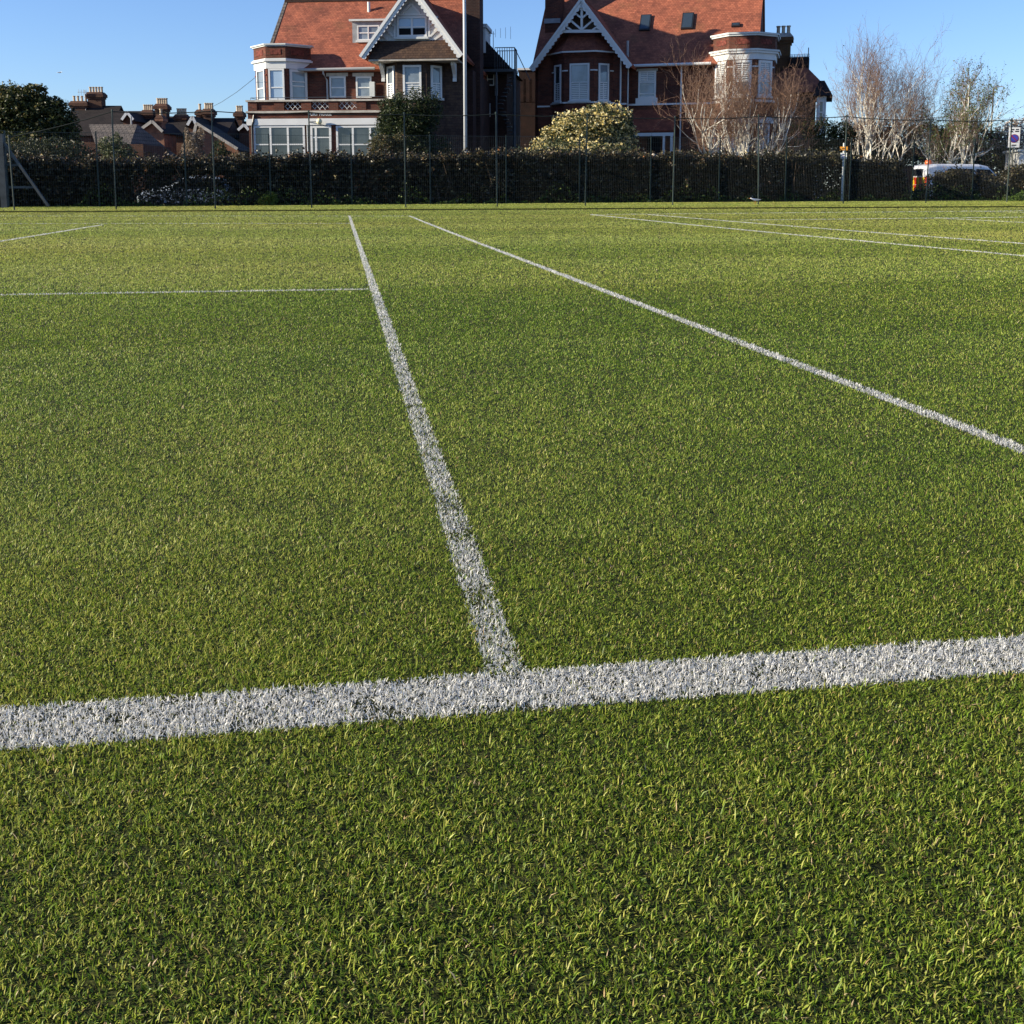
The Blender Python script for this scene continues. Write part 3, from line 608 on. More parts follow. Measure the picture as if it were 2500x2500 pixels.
rl.tube([(rb, FV+.05, zt), (rb, RW-.1, zt)], .025, 5); rl.tube([(rb, FV+.05, zt), (rb+.9, FV+.05, fz-.6)], .025, 5)
rl.build('railing', M['iron'], fe)
st = MB()
for k in range(17):
    zz = fz-.25-k*.21; fl = (k//9) % 2; xx = b[0]-.1-(k % 9)*.10 if not fl else b[0]-.95+(k % 9)*.10
    st.box(xx-.14, xx+.14, FV+.1+.7*fl, FV+.75+.7*fl, zz, zz+.04)
st.build('stair_treads', M['iron'], fe)
ps = MB(); u = at(c2(1745, 900), FV)[0]; ps.tube([(u, FV+.1, -.4), (u, FV+.1, fz)], .09, 8); ps.tube([(at(c2(1560, 900), FV)[0], FV+.1, -.4), (at(c2(1560, 900), FV)[0], FV+.1, fz)], .06, 8); ps.build('post', M['iron'], fe)
ar = MB(); u, z0 = at(c2(1530, 500), RW+1); zt = at(c2(1530, 340), RW+1)[1]; ar.tube([(u, RW+1, z0-.6), (u, RW+1, zt+.1)], .022, 5); ar.tube([(at(c2(1450, 343), RW+1)[0], RW+1, zt), (u+.1, RW+1, zt-.05)], .016, 4)
for k in range(6): xx = at(c2(1450, 343), RW+1)[0]+k*.3; ar.tube([(xx, RW+1, zt-.16-.04*k), (xx, RW+1, zt+.16+.04*k)], .010, 4)
ar.build('aerial', M['pipe'], h1)

# ------------------------------------------------------------------ the right villa
A2 = Frame(1500, 66, R(-25)); at = A2.at; AT = A2.at
h2 = thing('villa', A2.o, A2.a, 'red brick villa with a hipped bay under its gable, corner turret behind bare birch', 'house')
RV = 4.2; ze = at(c3(1550, 735))[1]; zr = ze+5.6; uL = at(c3(188, 700))[0]; uR = at(c4(1088, 330), 2.6)[0]
wl_ = MB().box(uL+.15, uR-.1, 0, 8.2, -.4, ze); wl_.prism([(0, ze), (8.4, ze), (4.2, zr-.35)], uR-.4, uR-.1, 'x'); wl_.prism([(0, ze), (8.4, ze), (4.2, zr-.35)], uL+.15, uL+.4, 'x')
wl_.build('wall', M['brick'], h2)
rf = MB(); rf.slab([(uL, -.35, ze-.05), (uR, -.35, ze-.05), (uR, RV, zr), (uL, RV, zr)], .14); rf.slab([(uL, 2*RV+.35, ze-.05), (uR, 2*RV+.35, ze-.05), (uR, RV+.001, zr), (uL, RV+.001, zr)], .14)
ROOF2 = rf.build('roof', M['tile'], h2)
# scalloped band of tiles low on the right of the roof, a thin course lying on the slope
def rp(pp): u, v, z = on_roof(pp, ze, zr, RV); return u, v, z
pa = rp(c4(405, 215)); pb = rp(c4(405, 335)); sl_ = np.array([0, RV+.35, zr-ze+.05]); sl_ /= np.linalg.norm(sl_); nn = np.array([0, -sl_[2], sl_[1]])*.03
qd = [(pb[0], pb[1], pb[2]), (uR+.01, pb[1], pb[2]), (uR+.01, pa[1], pa[2]), (pa[0], pa[1], pa[2])]; MB().slab([tuple(np.array(q)+nn) for q in qd], .05).build('scalloped_tile_band', M['tile_scallop'], ROOF2)
for cc, a_, b_ in ((c3, (1378, 400), (1525, 208)), (c4, (260, 352), (400, 172)), (c4, (778, 328), (868, 285))):
    p0 = rp(cc(*a_)); p1 = rp(cc(*b_)); o3 = nn*4
    def onl(u, v): return tuple(np.array((u, v, ze-.05+(zr-ze+.05)*(v+.35)/(RV+.35)))+o3)
    sk = MB().slab([onl(p0[0], p0[1]), onl(p1[0], p0[1]), onl(p1[0], p1[1]), onl(p0[0], p1[1])], .14).build('skylight', M['black'], ROOF2)
    o3 = nn*4.6; du, dv = .07, .05
    MB().slab([onl(p0[0]+du, p0[1]+dv), onl(p1[0]-du, p0[1]+dv), onl(p1[0]-du, p1[1]-dv), onl(p0[0]+du, p1[1]-dv)], .03).build('pane', M['skylight'], sk)
MB().tube([(at(c3(1310, 735), -.45)[0], -.45, ze-.03), (at(c4(570, 640), -.45)[0], -.45, ze-.03)], .085, 8).build('gutter', M['white'], h2)
# gable
GV = -1.9; GW = -.95
ga, zga = at(c3(150, 768), GV); gb, zgb = at(c3(1300, 742), GV); gm, zgm = at(c3(732, -22), GV); zg = (zga+zgb)/2; sl = (zgm-zg)/(gm-ga)
r2 = MB(); r2.slab([(ga-.02, GV+.08, zg), (ga-.02, 5, zg), (gm, 5, zgm), (gm, GV+.08, zgm)], .13); r2.slab([(gb+.02, GV+.08, zg), (gb+.02, 5, zg), (gm, 5, zgm), (gm, GV+.08, zgm)], .13)
groof = r2.build('gable_roof', M['tile'], h2)
for a_ in (ga, gb): scallop_barge(a_, zg, gm, zgm, GV, .33, .07, 19).build('bargeboard', M['white'], groof)
zk = at(c3(730, 350), GV+.2)[1]; g0, g1 = at(c3(245, 900), GW)[0], at(c3(1236, 900), GW)[0]
MB().prism([(g0, -.4), (g1, -.4), (g1, zg+(gb-g1)*sl-.15), (gm, zgm-.2), (g0, zg+(g0-ga)*sl-.15)], GW, .05, 'y').build('gable_wall', M['brick'], h2)
zkk = at(c3(730, 352), GW)[1]
MB().prism([(gm-(zgm-zkk)/sl+.2, zkk), (gm+(zgm-zkk)/sl-.2, zkk), (gm, zgm-.25)], GW-.05, GW-.002, 'y').build('roughcast_panel', M['render_'], h2)
tr_ = MB(); P = lambda x, y: at(c3(x, y), GV+.15)
for i, (a, b, w_) in enumerate((((478, 352), (985, 348), .17), ((737, 40), (737, 340), .13), ((737, 205), (640, 130), .10), ((737, 205), (830, 130), .10), ((737, 335), (590, 210), .11), ((737, 335), (880, 215), .11), ((620, 335), (530, 275), .10), ((860, 335), (935, 285), .10), ((737, 110), (690, 75), .10), ((737, 110), (785, 75), .10))): stick(tr_, P(*a), P(*b), GV+.13-.004*i, GV+.24, w_)
tr_.build('gable_truss', M['white'], groof)
# canted bay with its own hipped roof
BD = .95; uB = at(c3(540, 900), GW-BD)[0]; uC = at(c3(875, 900), GW-BD)[0]; zq = lambda y: at(c3(700, y), GW-BD)[1]
bay = pr(canted(uB, uC, GW, BD), -.4, zq(640), 'bay', 'brick', h2)
for k, (y0, y1, g_) in enumerate(((640, 622, .05), (622, 606, .11), (606, 592, .17))): pr(canted(uB, uC, GW, BD, g_), zq(y0)+.002, zq(y1), 'bay_cornice', 'brick', bay)
pr(canted(uB, uC, GW, BD, .24), zq(591), zq(574), 'bay_gutter', 'white', bay)
ez = zq(574)+.003; tz = zq(382)+.5; cb = canted(uB, uC, GW, BD, .26, GW); t0 = at(c3(600, 370), GW-.1)[0]; t1 = at(c3(880, 370), GW-.1)[0]; tz = at(c3(740, 368), GW-.1)[1]
br_ = MB(); Pb = [(x, y, ez) for x, y in cb[1:5]]; T_ = [(t0, GW-.06, tz), (t1, GW-.06, tz)]
br_.add(Pb+T_+[(t0, GW-.02, ez), (t1, GW-.02, ez)], [(0, 1, 4), (1, 2, 5, 4), (2, 3, 5), (0, 4, 6), (3, 7, 5), (4, 5, 7, 6), (0, 6, 7, 3, 2, 1)])
br_.build('bay_roof', M['tile_bay'], bay)
pr(canted(uB, uC, GW, BD, .09), zq(1160), zq(1143), 'string_course', 'white', bay)
pr(canted(uB, uC, GW, BD, .05), zq(1310), zq(1285), 'string_course', 'stone', bay); pr(canted(uB, uC, GW, BD, .12), zq(1285)+.002, zq(1278), 'string_course', 'stone', bay)
for k, (org, an, wd_) in bay_faces(uB, uC, GW, BD).items():
    window(h2, org, an, wd_*(.19 if k == 'c' else .22), wd_*(.85 if k == 'c' else .76), zq(1130), zq(712), (), (.49,), 'pane_pale' if k != 'l' else 'pane', .10, True, (.06, .94, .03, .47))
    f = MB().box(wd_*.16, wd_*.84, -.03, .02, zq(1262), zq(1192)); q = f.build('terracotta_panel', M['terracotta'], bay); q.location = (org[0], org[1], 0); q.rotation_euler = (0, 0, an)
    for xx, s_ in ((-.02, .24), (wd_-.22, .24)):
        q = MB().box(xx, xx+s_, -.035, .02, zq(797), zq(783)).build('impost', M['white'], bay); q.location = (org[0], org[1], 0); q.rotation_euler = (0, 0, an)
# gable wall corners, string course and pipes of the right wing
MB().box(g0-.02, uB-BD-.14, GW-.06, GW+.02, zq(1182), zq(1165)).build('string_course', M['white'], h2)
ua = at(c3(1250, 1170), -.06)[0]; ub = at(c4(620, 1050), -.06)[0]; zz = at(c3(1500, 1172), -.06)[1]; MB().box(ua, ub, -.07, .02, zz-.05, zz+.05).build('string_course', M['white'], h2)
MB().box(uC+BD+.14, g1+.05, GW-.06, GW+.02, zq(1172), zq(1155)).build('string_course', M['white'], h2)
for px_, v_, ya, yb in ((1168, GW-.10, 640, 1340), (1250, GW+.3, 740, 1340)):
    u, z0 = at(c3(px_, yb), v_); z1 = at(c3(px_, ya), v_)[1]; MB().tube([(u, v_, -.3), (u, v_, z1)], .05, 8).build('downpipe', M['offwhite'], h2)
u, v, z = rp(c3(1262, 640)); MB().tube([(u, v-.3, z-.8), (u, v-.3, at(c3(1262, 465), v)[1])], .075, 8).build('soil_pipe', M['pipe'], h2)
u = at(c4(268, 700), -.1)[0]; MB().tube([(u, -.1, -.3), (u, -.1, ze-.1)], .05, 8).build('downpipe', M['white'], h2)
ua, z0 = at(c3(1372, 1103)); ub, z1 = at(c3(1575, 795)); window(h2, (0, 0), 0, ua, ub, z0, z1, (), (.58, .16), 'pane_pale', .09, False, (.08, .92, .62, .95))
MB().box(ua-.15, ub+.1, -.08, .02, at(c3(1450, 1165))[1], z0-.003).build('window_apron', M['white'], h2); MB().box(ua-.12, ub+.1, -.07, .02, z1+.004, z1+.15).build('lintel', M['stone'], h2)
# lean-to porch
PV = -1.5; a = at(c3(1262, 1470), PV); b = at(c4(185, 1340), PV); zt = at(c3(1500, 1230), -.02)[1]
po = MB().slab([(a[0], PV, a[1]), (b[0], PV, a[1]), (b[0], -.02, zt), (a[0], -.02, zt)], .12).build('porch_roof', M['tile_bay'], h2)
MB().box(a[0], b[0], PV-.02, PV+.10, a[1]-.32, a[1]-.13).build('porch_beam', M['offwhite'], po)
for xx in (a[0]+.1, b[0]-.55, b[0]-.1): MB().box(xx-.07, xx+.07, PV+.0, PV+.098, -.4, a[1]-.321).build('porch_post', M['offwhite'], po)
MB().box(a[0]+.9, b[0]-.9, -.03, .02, -.3, a[1]-.2).build('porch_door', M['dark'], po)
# corner turret
TD = .95; uB = at(c4(755, 700), -TD)[0]; uC = at(c4(1030, 700), -TD)[0]; zc = lambda y: at(c4(890, y), -TD)[1]
tur = pr(canted(uB, uC, 0, TD, 0, 2.2), -.4, zc(610), 'turret', 'brick', h2)
for y0, y1, g_, m_, n_ in ((610, 545, .06, 'white', 'turret_frieze'), (545, 522, .16, 'white', 'turret_cornice'), (522, 503, .22, 'offwhite', 'turret_cornice'), (503, 368, .04, 'brick', 'turret_parapet'), (368, 350, .12, 'offwhite', 'turret_cap'), (350, 332, .18, 'offwhite', 'turret_cap'), (1045, 1020, .08, 'white', 'string_course'), (1262, 1195, .06, 'white', 'turret_frieze')):
    pr(canted(uB, uC, 0, TD, g_, 2.2), zc(y0)+.002, zc(y1), n_, m_, tur)
for k, (org, an, wd_) in bay_faces(uB, uC, 0, TD).items():
    q = MB().box(wd_*.20, wd_*.82, -.062, -.02, zc(455), zc(398)).build('terracotta_panel', M['terracotta'], tur); q.location = (org[0], org[1], 0); q.rotation_euler = (0, 0, an)
    x0, x1 = (.15, .85) if k == 'c' else (.14, .88)
    window(h2, org, an, wd_*x0, wd_*x1, zc(985), zc(618), (), (.42,), 'pane' if k == 'c' else 'pane_pale', .13, True, (.1, .9, .45, .94))
    window(h2, org, an, wd_*.18, wd_*.84, zc(1640), zc(1275), (.5,), (.62,), 'pane_pale' if k != 'l' else 'pane', .13)
    for xx in (-.02, wd_-.2):
        q = MB().box(xx, xx+.22, -.04, .02, zc(690), zc(676)).build('impost', M['white'], tur); q.location = (org[0], org[1], 0); q.rotation_euler = (0, 0, an)
# chimneys
u0, u1 = at(c3(325, 150), 1.6)[0], at(c3(492, 150), 1.6)[0]; zz = at(c3(400, 262), 1.6)[1]; ch = chimney(h2, u0, u1, 1.6, 2.8, zz-1, 14.5, 3)
MB().box(u0-.04, u1+.04, 1.52, 1.598, zz, zz+.28).build('flashing', M['lead'], ch)
V_ = 5.2; u0, u1 = at(c4(1228, 420), V_)[0], at(c4(1385, 420), V_)[0]; chimney(h2, u0, u1, V_, V_+1.1, 4, at(c4(1300, 355), V_)[1], 3, 'stock', cap='stone')
# the wing beyond the turret
WV = 2.4; e0 = at(c4(1180, 960), WV); e1 = at(c4(1640, 960), WV); zE = e0[1]; rz = at(c4(1450, 690), WV+2)[1]
MB().box(uR-.2, e1[0], WV, WV+7, -.4, zE).build('side_wing', M['stock'], h2)
r0, r1 = at(c4(1330, 690), WV+2.5)[0], at(c4(1560, 700), WV+2.5)[0]
MB().hull([(uR-.3, WV-.3, zE+.003), (e1[0]+.9, WV-.3, zE+.003), (e1[0]+.9, WV+7.2, zE+.003), (uR-.3, WV+7.2, zE+.003)], [(r0, WV+2.4, rz), (r1, WV+2.4, rz), (r1, WV+4, rz), (r0, WV+4, rz)]).build('side_wing_roof', M['tile'], h2)
a = at(c4(1372, 690), WV+2.5); b = at(c4(1578, 582), WV+2.5); mt = MB().box(a[0], b[0], WV+2.45, WV+3.9, rz-.3, b[1]).build('roof_lantern', M['slate'], h2)
cr = MB()
for k in range(12): x_ = a[0]+(b[0]-a[0])*(k+.5)/12; cr.tube([(x_-.07, WV+2.5, b[1]), (x_-.05, WV+2.5, b[1]+.17), (x_+.05, WV+2.5, b[1]+.17), (x_+.07, WV+2.5, b[1])], .018, 4)
cr.tube([(b[0]-.06, WV+2.5, b[1]), (b[0]-.06, WV+2.5, b[1]+.55)], .03, 5); cr.build('ridge_cresting', M['black'], mt)
BW = WV-.6; a = at(c4(1645, 1290), BW); b = at(c4(1755, 985), BW); sb = MB().box(a[0], b[0], BW, WV+3, -.4, b[1]).build('side_bay', M['offwhite'], h2)
window(h2, (0, BW), 0, a[0]+.12, b[0]-.12, a[1]+.1, b[1]-.25, (), (.5,), 'pane', .07, False)
MB().hull([(a[0]-.25, BW-.3, b[1]+.003), (b[0]+.35, BW-.3, b[1]+.003), (b[0]+.35, WV+4, b[1]+.003), (a[0]-.25, WV+4, b[1]+.003)], [(a[0]+.1, BW+.6, b[1]+.95), (a[0]+.4, BW+.6, b[1]+.95), (a[0]+.4, WV+4, b[1]+.95), (a[0]+.1, WV+4, b[1]+.95)]).build('side_bay_roof', M['slate'], h2)

# brick annexe seen between the villas
A3 = Frame(1290, 78, R(-12)); at = A3.at
h3 = thing('annexe', A3.o, A3.a, 'plain brick annexe with a white coping seen in the gap between the two villas', 'building')
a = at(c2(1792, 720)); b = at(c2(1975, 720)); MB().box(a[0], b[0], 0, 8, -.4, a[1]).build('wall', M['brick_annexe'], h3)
MB().box(a[0]-.1, b[0]+.1, -.1, 8.1, a[1]+.002, a[1]+.14).build('coping', M['white'], h3)
for k in range(3): x_ = a[0]+(b[0]-a[0])*(k+.5)/3; MB().box(x_-.3, x_+.3, -.03, .02, a[1]-2.2, a[1]-.6).build('blind_arch', M['brick_annexe'], h3)

# ------------------------------------------------------------------ far terrace on the left
def terrace(px0, px1, py_ridge, py_eave, dep, label, wm='brick_far', rm='slate', gable=None, ang=R(-9), run=3.6):
    fr = Frame((px0+px1)/2, dep, ang); a = fr.at
    h = thing('terraced_house', fr.o, ang, label, 'house', 'old terraced houses beyond the left hedge')
    u0 = a((px0, py_eave))[0]; u1 = a((px1, py_eave))[0]; ze_ = a(((px0+px1)/2, py_eave))[1]; zr_ = a(((px0+px1)/2, py_ridge), run)[1]
    b = MB().box(u0, u1, 0, 2*run, -.5, ze_)
    for x in (u0, u1-.25): b.prism([(0, ze_), (2*run, ze_), (run, zr_-.12)], x, x+.25, 'x')
    b.build('wall', M[wm], h)
    r = MB().slab([(u0-.15, -.3, ze_-.05), (u1+.15, -.3, ze_-.05), (u1+.15, run, zr_), (u0-.15, run, zr_)], .12); r.slab([(u0-.15, 2*run+.3, ze_-.05), (u1+.15, 2*run+.3, ze_-.05), (u1+.15, run+.001, zr_), (u0-.15, run+.001, zr_)], .12)
    r.build('roof', M[rm], h)
    return h, fr, u0, u1, ze_, zr_
def stack(h, fr, px0, px1, py_top, v, pots, zb_, m='brick_far', potm='pot'):
    u0 = fr.at((px0+2, py_top), v)[0]; u1 = fr.at((px1-2, py_top), v)[0]; z1 = fr.at((px0, py_top), v)[1]; chimney(h, u0, u1, v, v+.9, zb_, z1, pots, m, 'brick_far', potm=potm)
def front_gable(h, fr, px0, pxm, px1, py_top, py_foot, v, m, wm='white'):
    a = fr.at((px0, py_foot), v); b = fr.at((px1, py_foot), v); c = fr.at((pxm, py_top), v)
    MB().prism([(a[0], -.5), (b[0], -.5), (b[0], a[1]), (c[0], c[1]), (a[0], a[1])], v, v+3, 'y').build('gable_wall', M[m], h)
    r = MB()
    for e in (a, b):
        s = 1 if e is b else -1; r.slab([(e[0]+s*.2, v-.25, e[1]-.1), (e[0]+s*.2, v+5, e[1]-.1), (c[0], v+5, c[1]+.12), (c[0], v-.25, c[1]+.12)], .10)
    r.build('gable_roof', M['slate'], h)
    bb = MB()
    for e in (a, b): stick(bb, (e[0], e[1]+.0), (c[0], c[1]+.05), v-.32, v-.26, .22)
    bb.build('bargeboard', M[wm], h)
h, fr, u0, u1, ze_, zr_ = terrace(150, 262, 258, 330, 100, 'dark terraced house with a tall pale-potted brick stack, leftmost roof past the evergreen tree')
stack(h, fr, 211, 250, 227, 3.3, 5, zr_-1.5); stack(h, fr, 170, 212, 249, 3.0, 4, zr_-1.5)
ar = MB(); p = fr.at((207, 225), 3); q = fr.at((207, 245), 3); ar.tube([(p[0], 3, q[1]-1), (p[0], 3, p[1]+.2)], .03, 4); ar.tube([(fr.at((189, 221), 3)[0], 3, p[1]), (fr.at((213, 221), 3)[0], 3, p[1])], .025, 4)
for k in range(4): xx = fr.at((192+k*6, 221), 3)[0]; ar.tube([(xx, 3, p[1]-.25), (xx, 3, p[1]+.25)], .02, 4)
ar.build('aerial', M['pipe'], h)
h, fr, u0, u1, ze_, zr_ = terrace(256, 372, 271, 340, 96, 'terraced house with a small white gable and clay pots, left of the tallest stack')
stack(h, fr, 345, 372, 271, 2.5, 5, zr_-2); front_gable(h, fr, 300, 313, 328, 276, 293, -.8, 'brick_far')
h, fr, u0, u1, ze_, zr_ = terrace(372, 470, 284, 330, 92, 'terraced house under the tallest brick chimney stack, orange brick gable in front')
stack(h, fr, 377, 407, 256, 2.2, 5, zr_-2); stack(h, fr, 426, 454, 281, 2.6, 4, zr_-1)
front_gable(h, fr, 338, 374, 400, 298, 322, -7, 'brick_tan', 'stone'); stack(h, fr, 382, 396, 284, -6.8, 1, 0, 'brick_tan')
for xa, xb, ya, yb in ((341, 374, 361, 395), (380, 399, 363, 395)):
    a = fr.at((xa, yb), -7); b = fr.at((xb, ya), -7); window(h, (0, -7), 0, a[0], b[0], a[1], b[1], (.5,), (.66,), 'pane', .12)
h, fr, u0, u1, ze_, zr_ = terrace(458, 545, 288, 336, 90, 'terraced house with one white-edged gable and twin stacks, beside the leafless ivy stump')
stack(h, fr, 494, 519, 268, 2.6, 4, zr_-1); stack(h, fr, 478, 491, 270, 3.2, 1, zr_-1); front_gable(h, fr, 460, 472, 482, 287, 306, -1.5, 'brick_far')
front_gable(h, fr, 468, 482, 582, 303, 364, -6, 'brick_tan', 'stone')
h, fr, u0, u1, ze_, zr_ = terrace(538, 608, 296, 336, 94, 'terraced house with a square dark stack, last roof before the brick villa')
stack(h, fr, 572, 592, 274, 2.6, 3, zr_-1); front_gable(h, fr, 583, 598, 609, 306, 318, -2, 'brick_far'); 
p = fr.at((552, 305), 1); MB().box(p[0]-.25, p[0]+.35, 1, 1.6, p[1]-1.5, p[1]+.3).build('chimney', M['brick_tan'], h)
# low grey-tiled house in front of the terrace
fr = Frame(280, 74, R(-9)); h = thing('bungalow', fr.o, fr.a, 'low house with a hipped grey tile roof behind the hedge', 'house')
a0 = fr.at((196, 352)); a1 = fr.at((360, 352)); t0 = fr.at((218, 304), 3); t1 = fr.at((336, 303), 3)
MB().box(a0[0]+.3, a1[0]-.3, 0, 6, -.5, a0[1]).build('wall', M['brick_far'], h)
MB().hull([(a0[0]+1.3, -.3, a0[1]-.6), (a1[0]-1.3, -.3, a0[1]-.6), (a1[0], 6.3, a0[1]-.6), (a0[0], 6.3, a0[1]-.6)], [(t0[0], 2.9, t0[1]), (t1[0], 2.9, t0[1]), (t1[0], 3.1, t0[1]), (t0[0], 3.1, t0[1])]).build('roof', M['grey_tile'], h)
p = fr.at((321, 305), 3); MB().tube([(p[0], 3, p[1]-.5), (p[0], 3, p[1]+.6)], .06, 6).build('flue', M['pipe'], h)
# ------------------------------------------------------------------ tall post-and-cable fence along the lawn
PB = [(32, 517), (281, 514), (524, 511.5), (760, 510.5), (990, 510), (1214, 510), (1429, 509), (1643, 506.5), (1853, 504.5), (2060, 503), (2262, 500), (2460, 500)]
fl0 = np.array([-9.0, 30.35]); fl1 = np.array([24.0, 31.85])
def on_line(px, a, b):
    d = ray(px, 461)[:2]; e = b-a; n_ = np.array([-e[1], e[0]]); t = ((a-CAM[:2])@n_)/(d@n_); return CAM[:2]+t*d
posts = [on_line(px, fl0, fl1) for px, _ in PB]
fen = thing('court_fence', (posts[0][0], posts[0][1], 0), 0, 'row of thin green posts with one dark top cable along the lawn edge', 'fence')
def loc(par, p): return (p[0]-par.location[0], p[1]-par.location[1], p[2]-par.location[2])
tops = []
for i, p in enumerate(posts):
    z0 = float(gz(*p)); h_ = 2.05 if i == 0 else 2.78+rng.normal(0, .02); t_ = rng.normal(0, .012, 2)*h_
    q = MB().tube([loc(fen, (p[0], p[1], z0-.1)), loc(fen, (p[0]+t_[0], p[1]+t_[1], z0+h_))], .020, 8)
    q.lathe([(.026, -.03), (.028, .0), (.015, .025)], loc(fen, (p[0]+t_[0], p[1]+t_[1], z0+h_)), 8); q.build('post', M['green_post'], fen)
    tops.append((p[0]+t_[0], p[1]+t_[1], z0+h_-.04))
cb = MB(); ext = [tuple(np.array(tops[-1])+(np.array(tops[-1])-np.array(tops[-2]))*k) for k in (1, 2)]
T_ = tops+ext
for a, b in zip(T_[:-1], T_[1:]):
    a = np.array(a); b = np.array(b); pts = [tuple(a+(b-a)*t-np.array([0, 0, .05*4*t*(1-t)])) for t in np.linspace(0, 1, 5)]; cb.tube([loc(fen, p) for p in pts], .014, 5)
cb.build('cable', M['cable'], fen)

# weld-mesh fence just in front of the hedge
def hy(X): return 37.25+.085*X
mh = thing('mesh_fence', (0, hy(0)-.35, 0), 0, 'grey weld-mesh fence with thin vertical wires rising in front of the dark hedge', 'fence')
X0, X1, st_ = -19.0, 30.5, 2.75; k = 0; x = X0
while x < X1:
    xe = x+st_; b = MB(); hgt = 2.42+rng.normal(0, .015)
    nb = 38
    for i in range(nb+1):
        xx = x+.03+(st_-.06)*i/nb; y_ = hy(xx)-.35-mh.location[1]; z0 = float(gz(xx, 37)); b.box(xx-.0021, xx+.0021, y_-.0021, y_+.0021, z0+.05, z0+hgt)
    z0 = float(gz(x, 37))
    for i in range(13):
        zz = z0+.06+(hgt-.06)*i/12; r_ = .0025 if i < 12 else .007
        b.tube([(x+.03, hy(x)-.362-mh.location[1], zz), (xe-.03, hy(xe)-.362-mh.location[1], zz)], r_, 4)
    b.build('mesh_panel', M['galv'], mh)
    MB().box(x-.018, x+.018, hy(x)-.35-mh.location[1]-.018, hy(x)-.35-mh.location[1]+.018, z0-.1, z0+hgt+.05).build('post', M['green_post'], mh); x = xe

# ------------------------------------------------------------------ foliage
def leaf_mesh(name, P, size, pal, wts, m, par=None, nrm=None, jit=.25, aspect=.45, shade=None):
    """one small folded leaf per point of P; colours drawn from the palette"""
    N = len(P); d = rng.normal(size=(N, 3)); d[:, 2] *= .7; d /= np.linalg.norm(d, axis=1)[:, None]
    s = rng.normal(size=(N, 3)); s -= d*(s*d).sum(1)[:, None]; s /= np.linalg.norm(s, axis=1)[:, None]; n_ = np.cross(d, s)
    L = (size[0]+(size[1]-size[0])*rng.random(N)**1.5)[:, None]; wv = L*aspect*rng.uniform(.7, 1.2, (N, 1))
    V = np.stack([P-d*L*.5, P+s*wv*.5+n_*L*.08, P+d*L*.5, P-s*wv*.5+n_*L*.08], 1).reshape(-1, 3); b = np.arange(N)[:, None]*4
    pal = np.array(pal); ix = rng.choice(len(pal), N, p=np.array(wts)/sum(wts)) if shade is None else shade
    C = pal[ix]*rng.uniform(1-jit, 1+jit, (N, 1))
    return link(name, arr_mesh(name, V, [np.concatenate([b, b+1, b+2, b+3], 1)], [C]), m, par)
def blob_points(blobs, n, fill=.35, rough=.35):
    """points through a set of ellipsoids (centre xyz, radii xyz), most near an uneven surface, in clumps"""
    vol = np.array([b[3]*b[4]*b[5] for b in blobs])**.67; out = []
    for b, k in zip(blobs, (vol/vol.sum()*n).astype(int)):
        c = np.array(b[:3]); r = np.array(b[3:6]); u = rng.normal(size=(k, 3)); u /= np.linalg.norm(u, axis=1)[:, None]
        sd = rng.random()*50
        bump_ = 1+rough*(fbm(u[:, 0]*3+sd, u[:, 2]*3+u[:, 1]*2, 3)*2-.9)+rough*.6*(fbm(u[:, 0]*9+sd, u[:, 2]*9+u[:, 1]*7, 8)*2-1)
        rad = np.where(rng.random(k) < fill, rng.random(k)**.5, 1-np.abs(rng.normal(0, .13, k)))
        p = u*(rad*bump_)[:, None]
        gap = fbm(u[:, 0]*6+sd*2, u[:, 2]*6+u[:, 1]*5, 12) > .30
        out.append(c+p[gap]*r)
        m_ = max(4, k//260); sh = rng.normal(size=(m_, 3)); sh[:, 2] = np.abs(sh[:, 2])*.9; sh /= np.linalg.norm(sh, axis=1)[:, None]; tt = rng.random((m_, 22))    # stray shoots
        q = sh[:, None]*(.85+tt*rng.uniform(.15, .5, (m_, 1)))[..., None]+rng.normal(0, .035, (m_, 22, 3)); out.append(c+q.reshape(-1, 3)*r)
    return np.concatenate(out)
def blobs_px(lst, dep, dz=1.0):
    """lst of (px, py, rx_px, ry_px [, depth offset]) at one camera depth"""
    out = []
    for t in lst:
        px, py, rx, ry = t[:4]; dd = dep+(t[4] if len(t) > 4 else 0); s = dd/F; p = W(px, dd, py); out.append((p[0], p[1], p[2], rx*s, max(rx, ry)*s*.8*dz, ry*s))
    return out
def stems(n, base, blobs, r0, m, par, name='trunk'):
    b = MB()
    for i in range(n):
        t = blobs[i % len(blobs)]; e = np.array(t[:3])+rng.normal(0, .35, 3)*np.array(t[3:6]); s = np.array(base)+np.array([rng.normal(0, .12), rng.normal(0, .12), 0]); mid = (s+e)/2+rng.normal(0, .15, 3)
        b.tube([tuple(s), tuple(mid), tuple(e)], [r0, r0*.6, r0*.2], 6)
    return b.build(name, M[m], par, True)
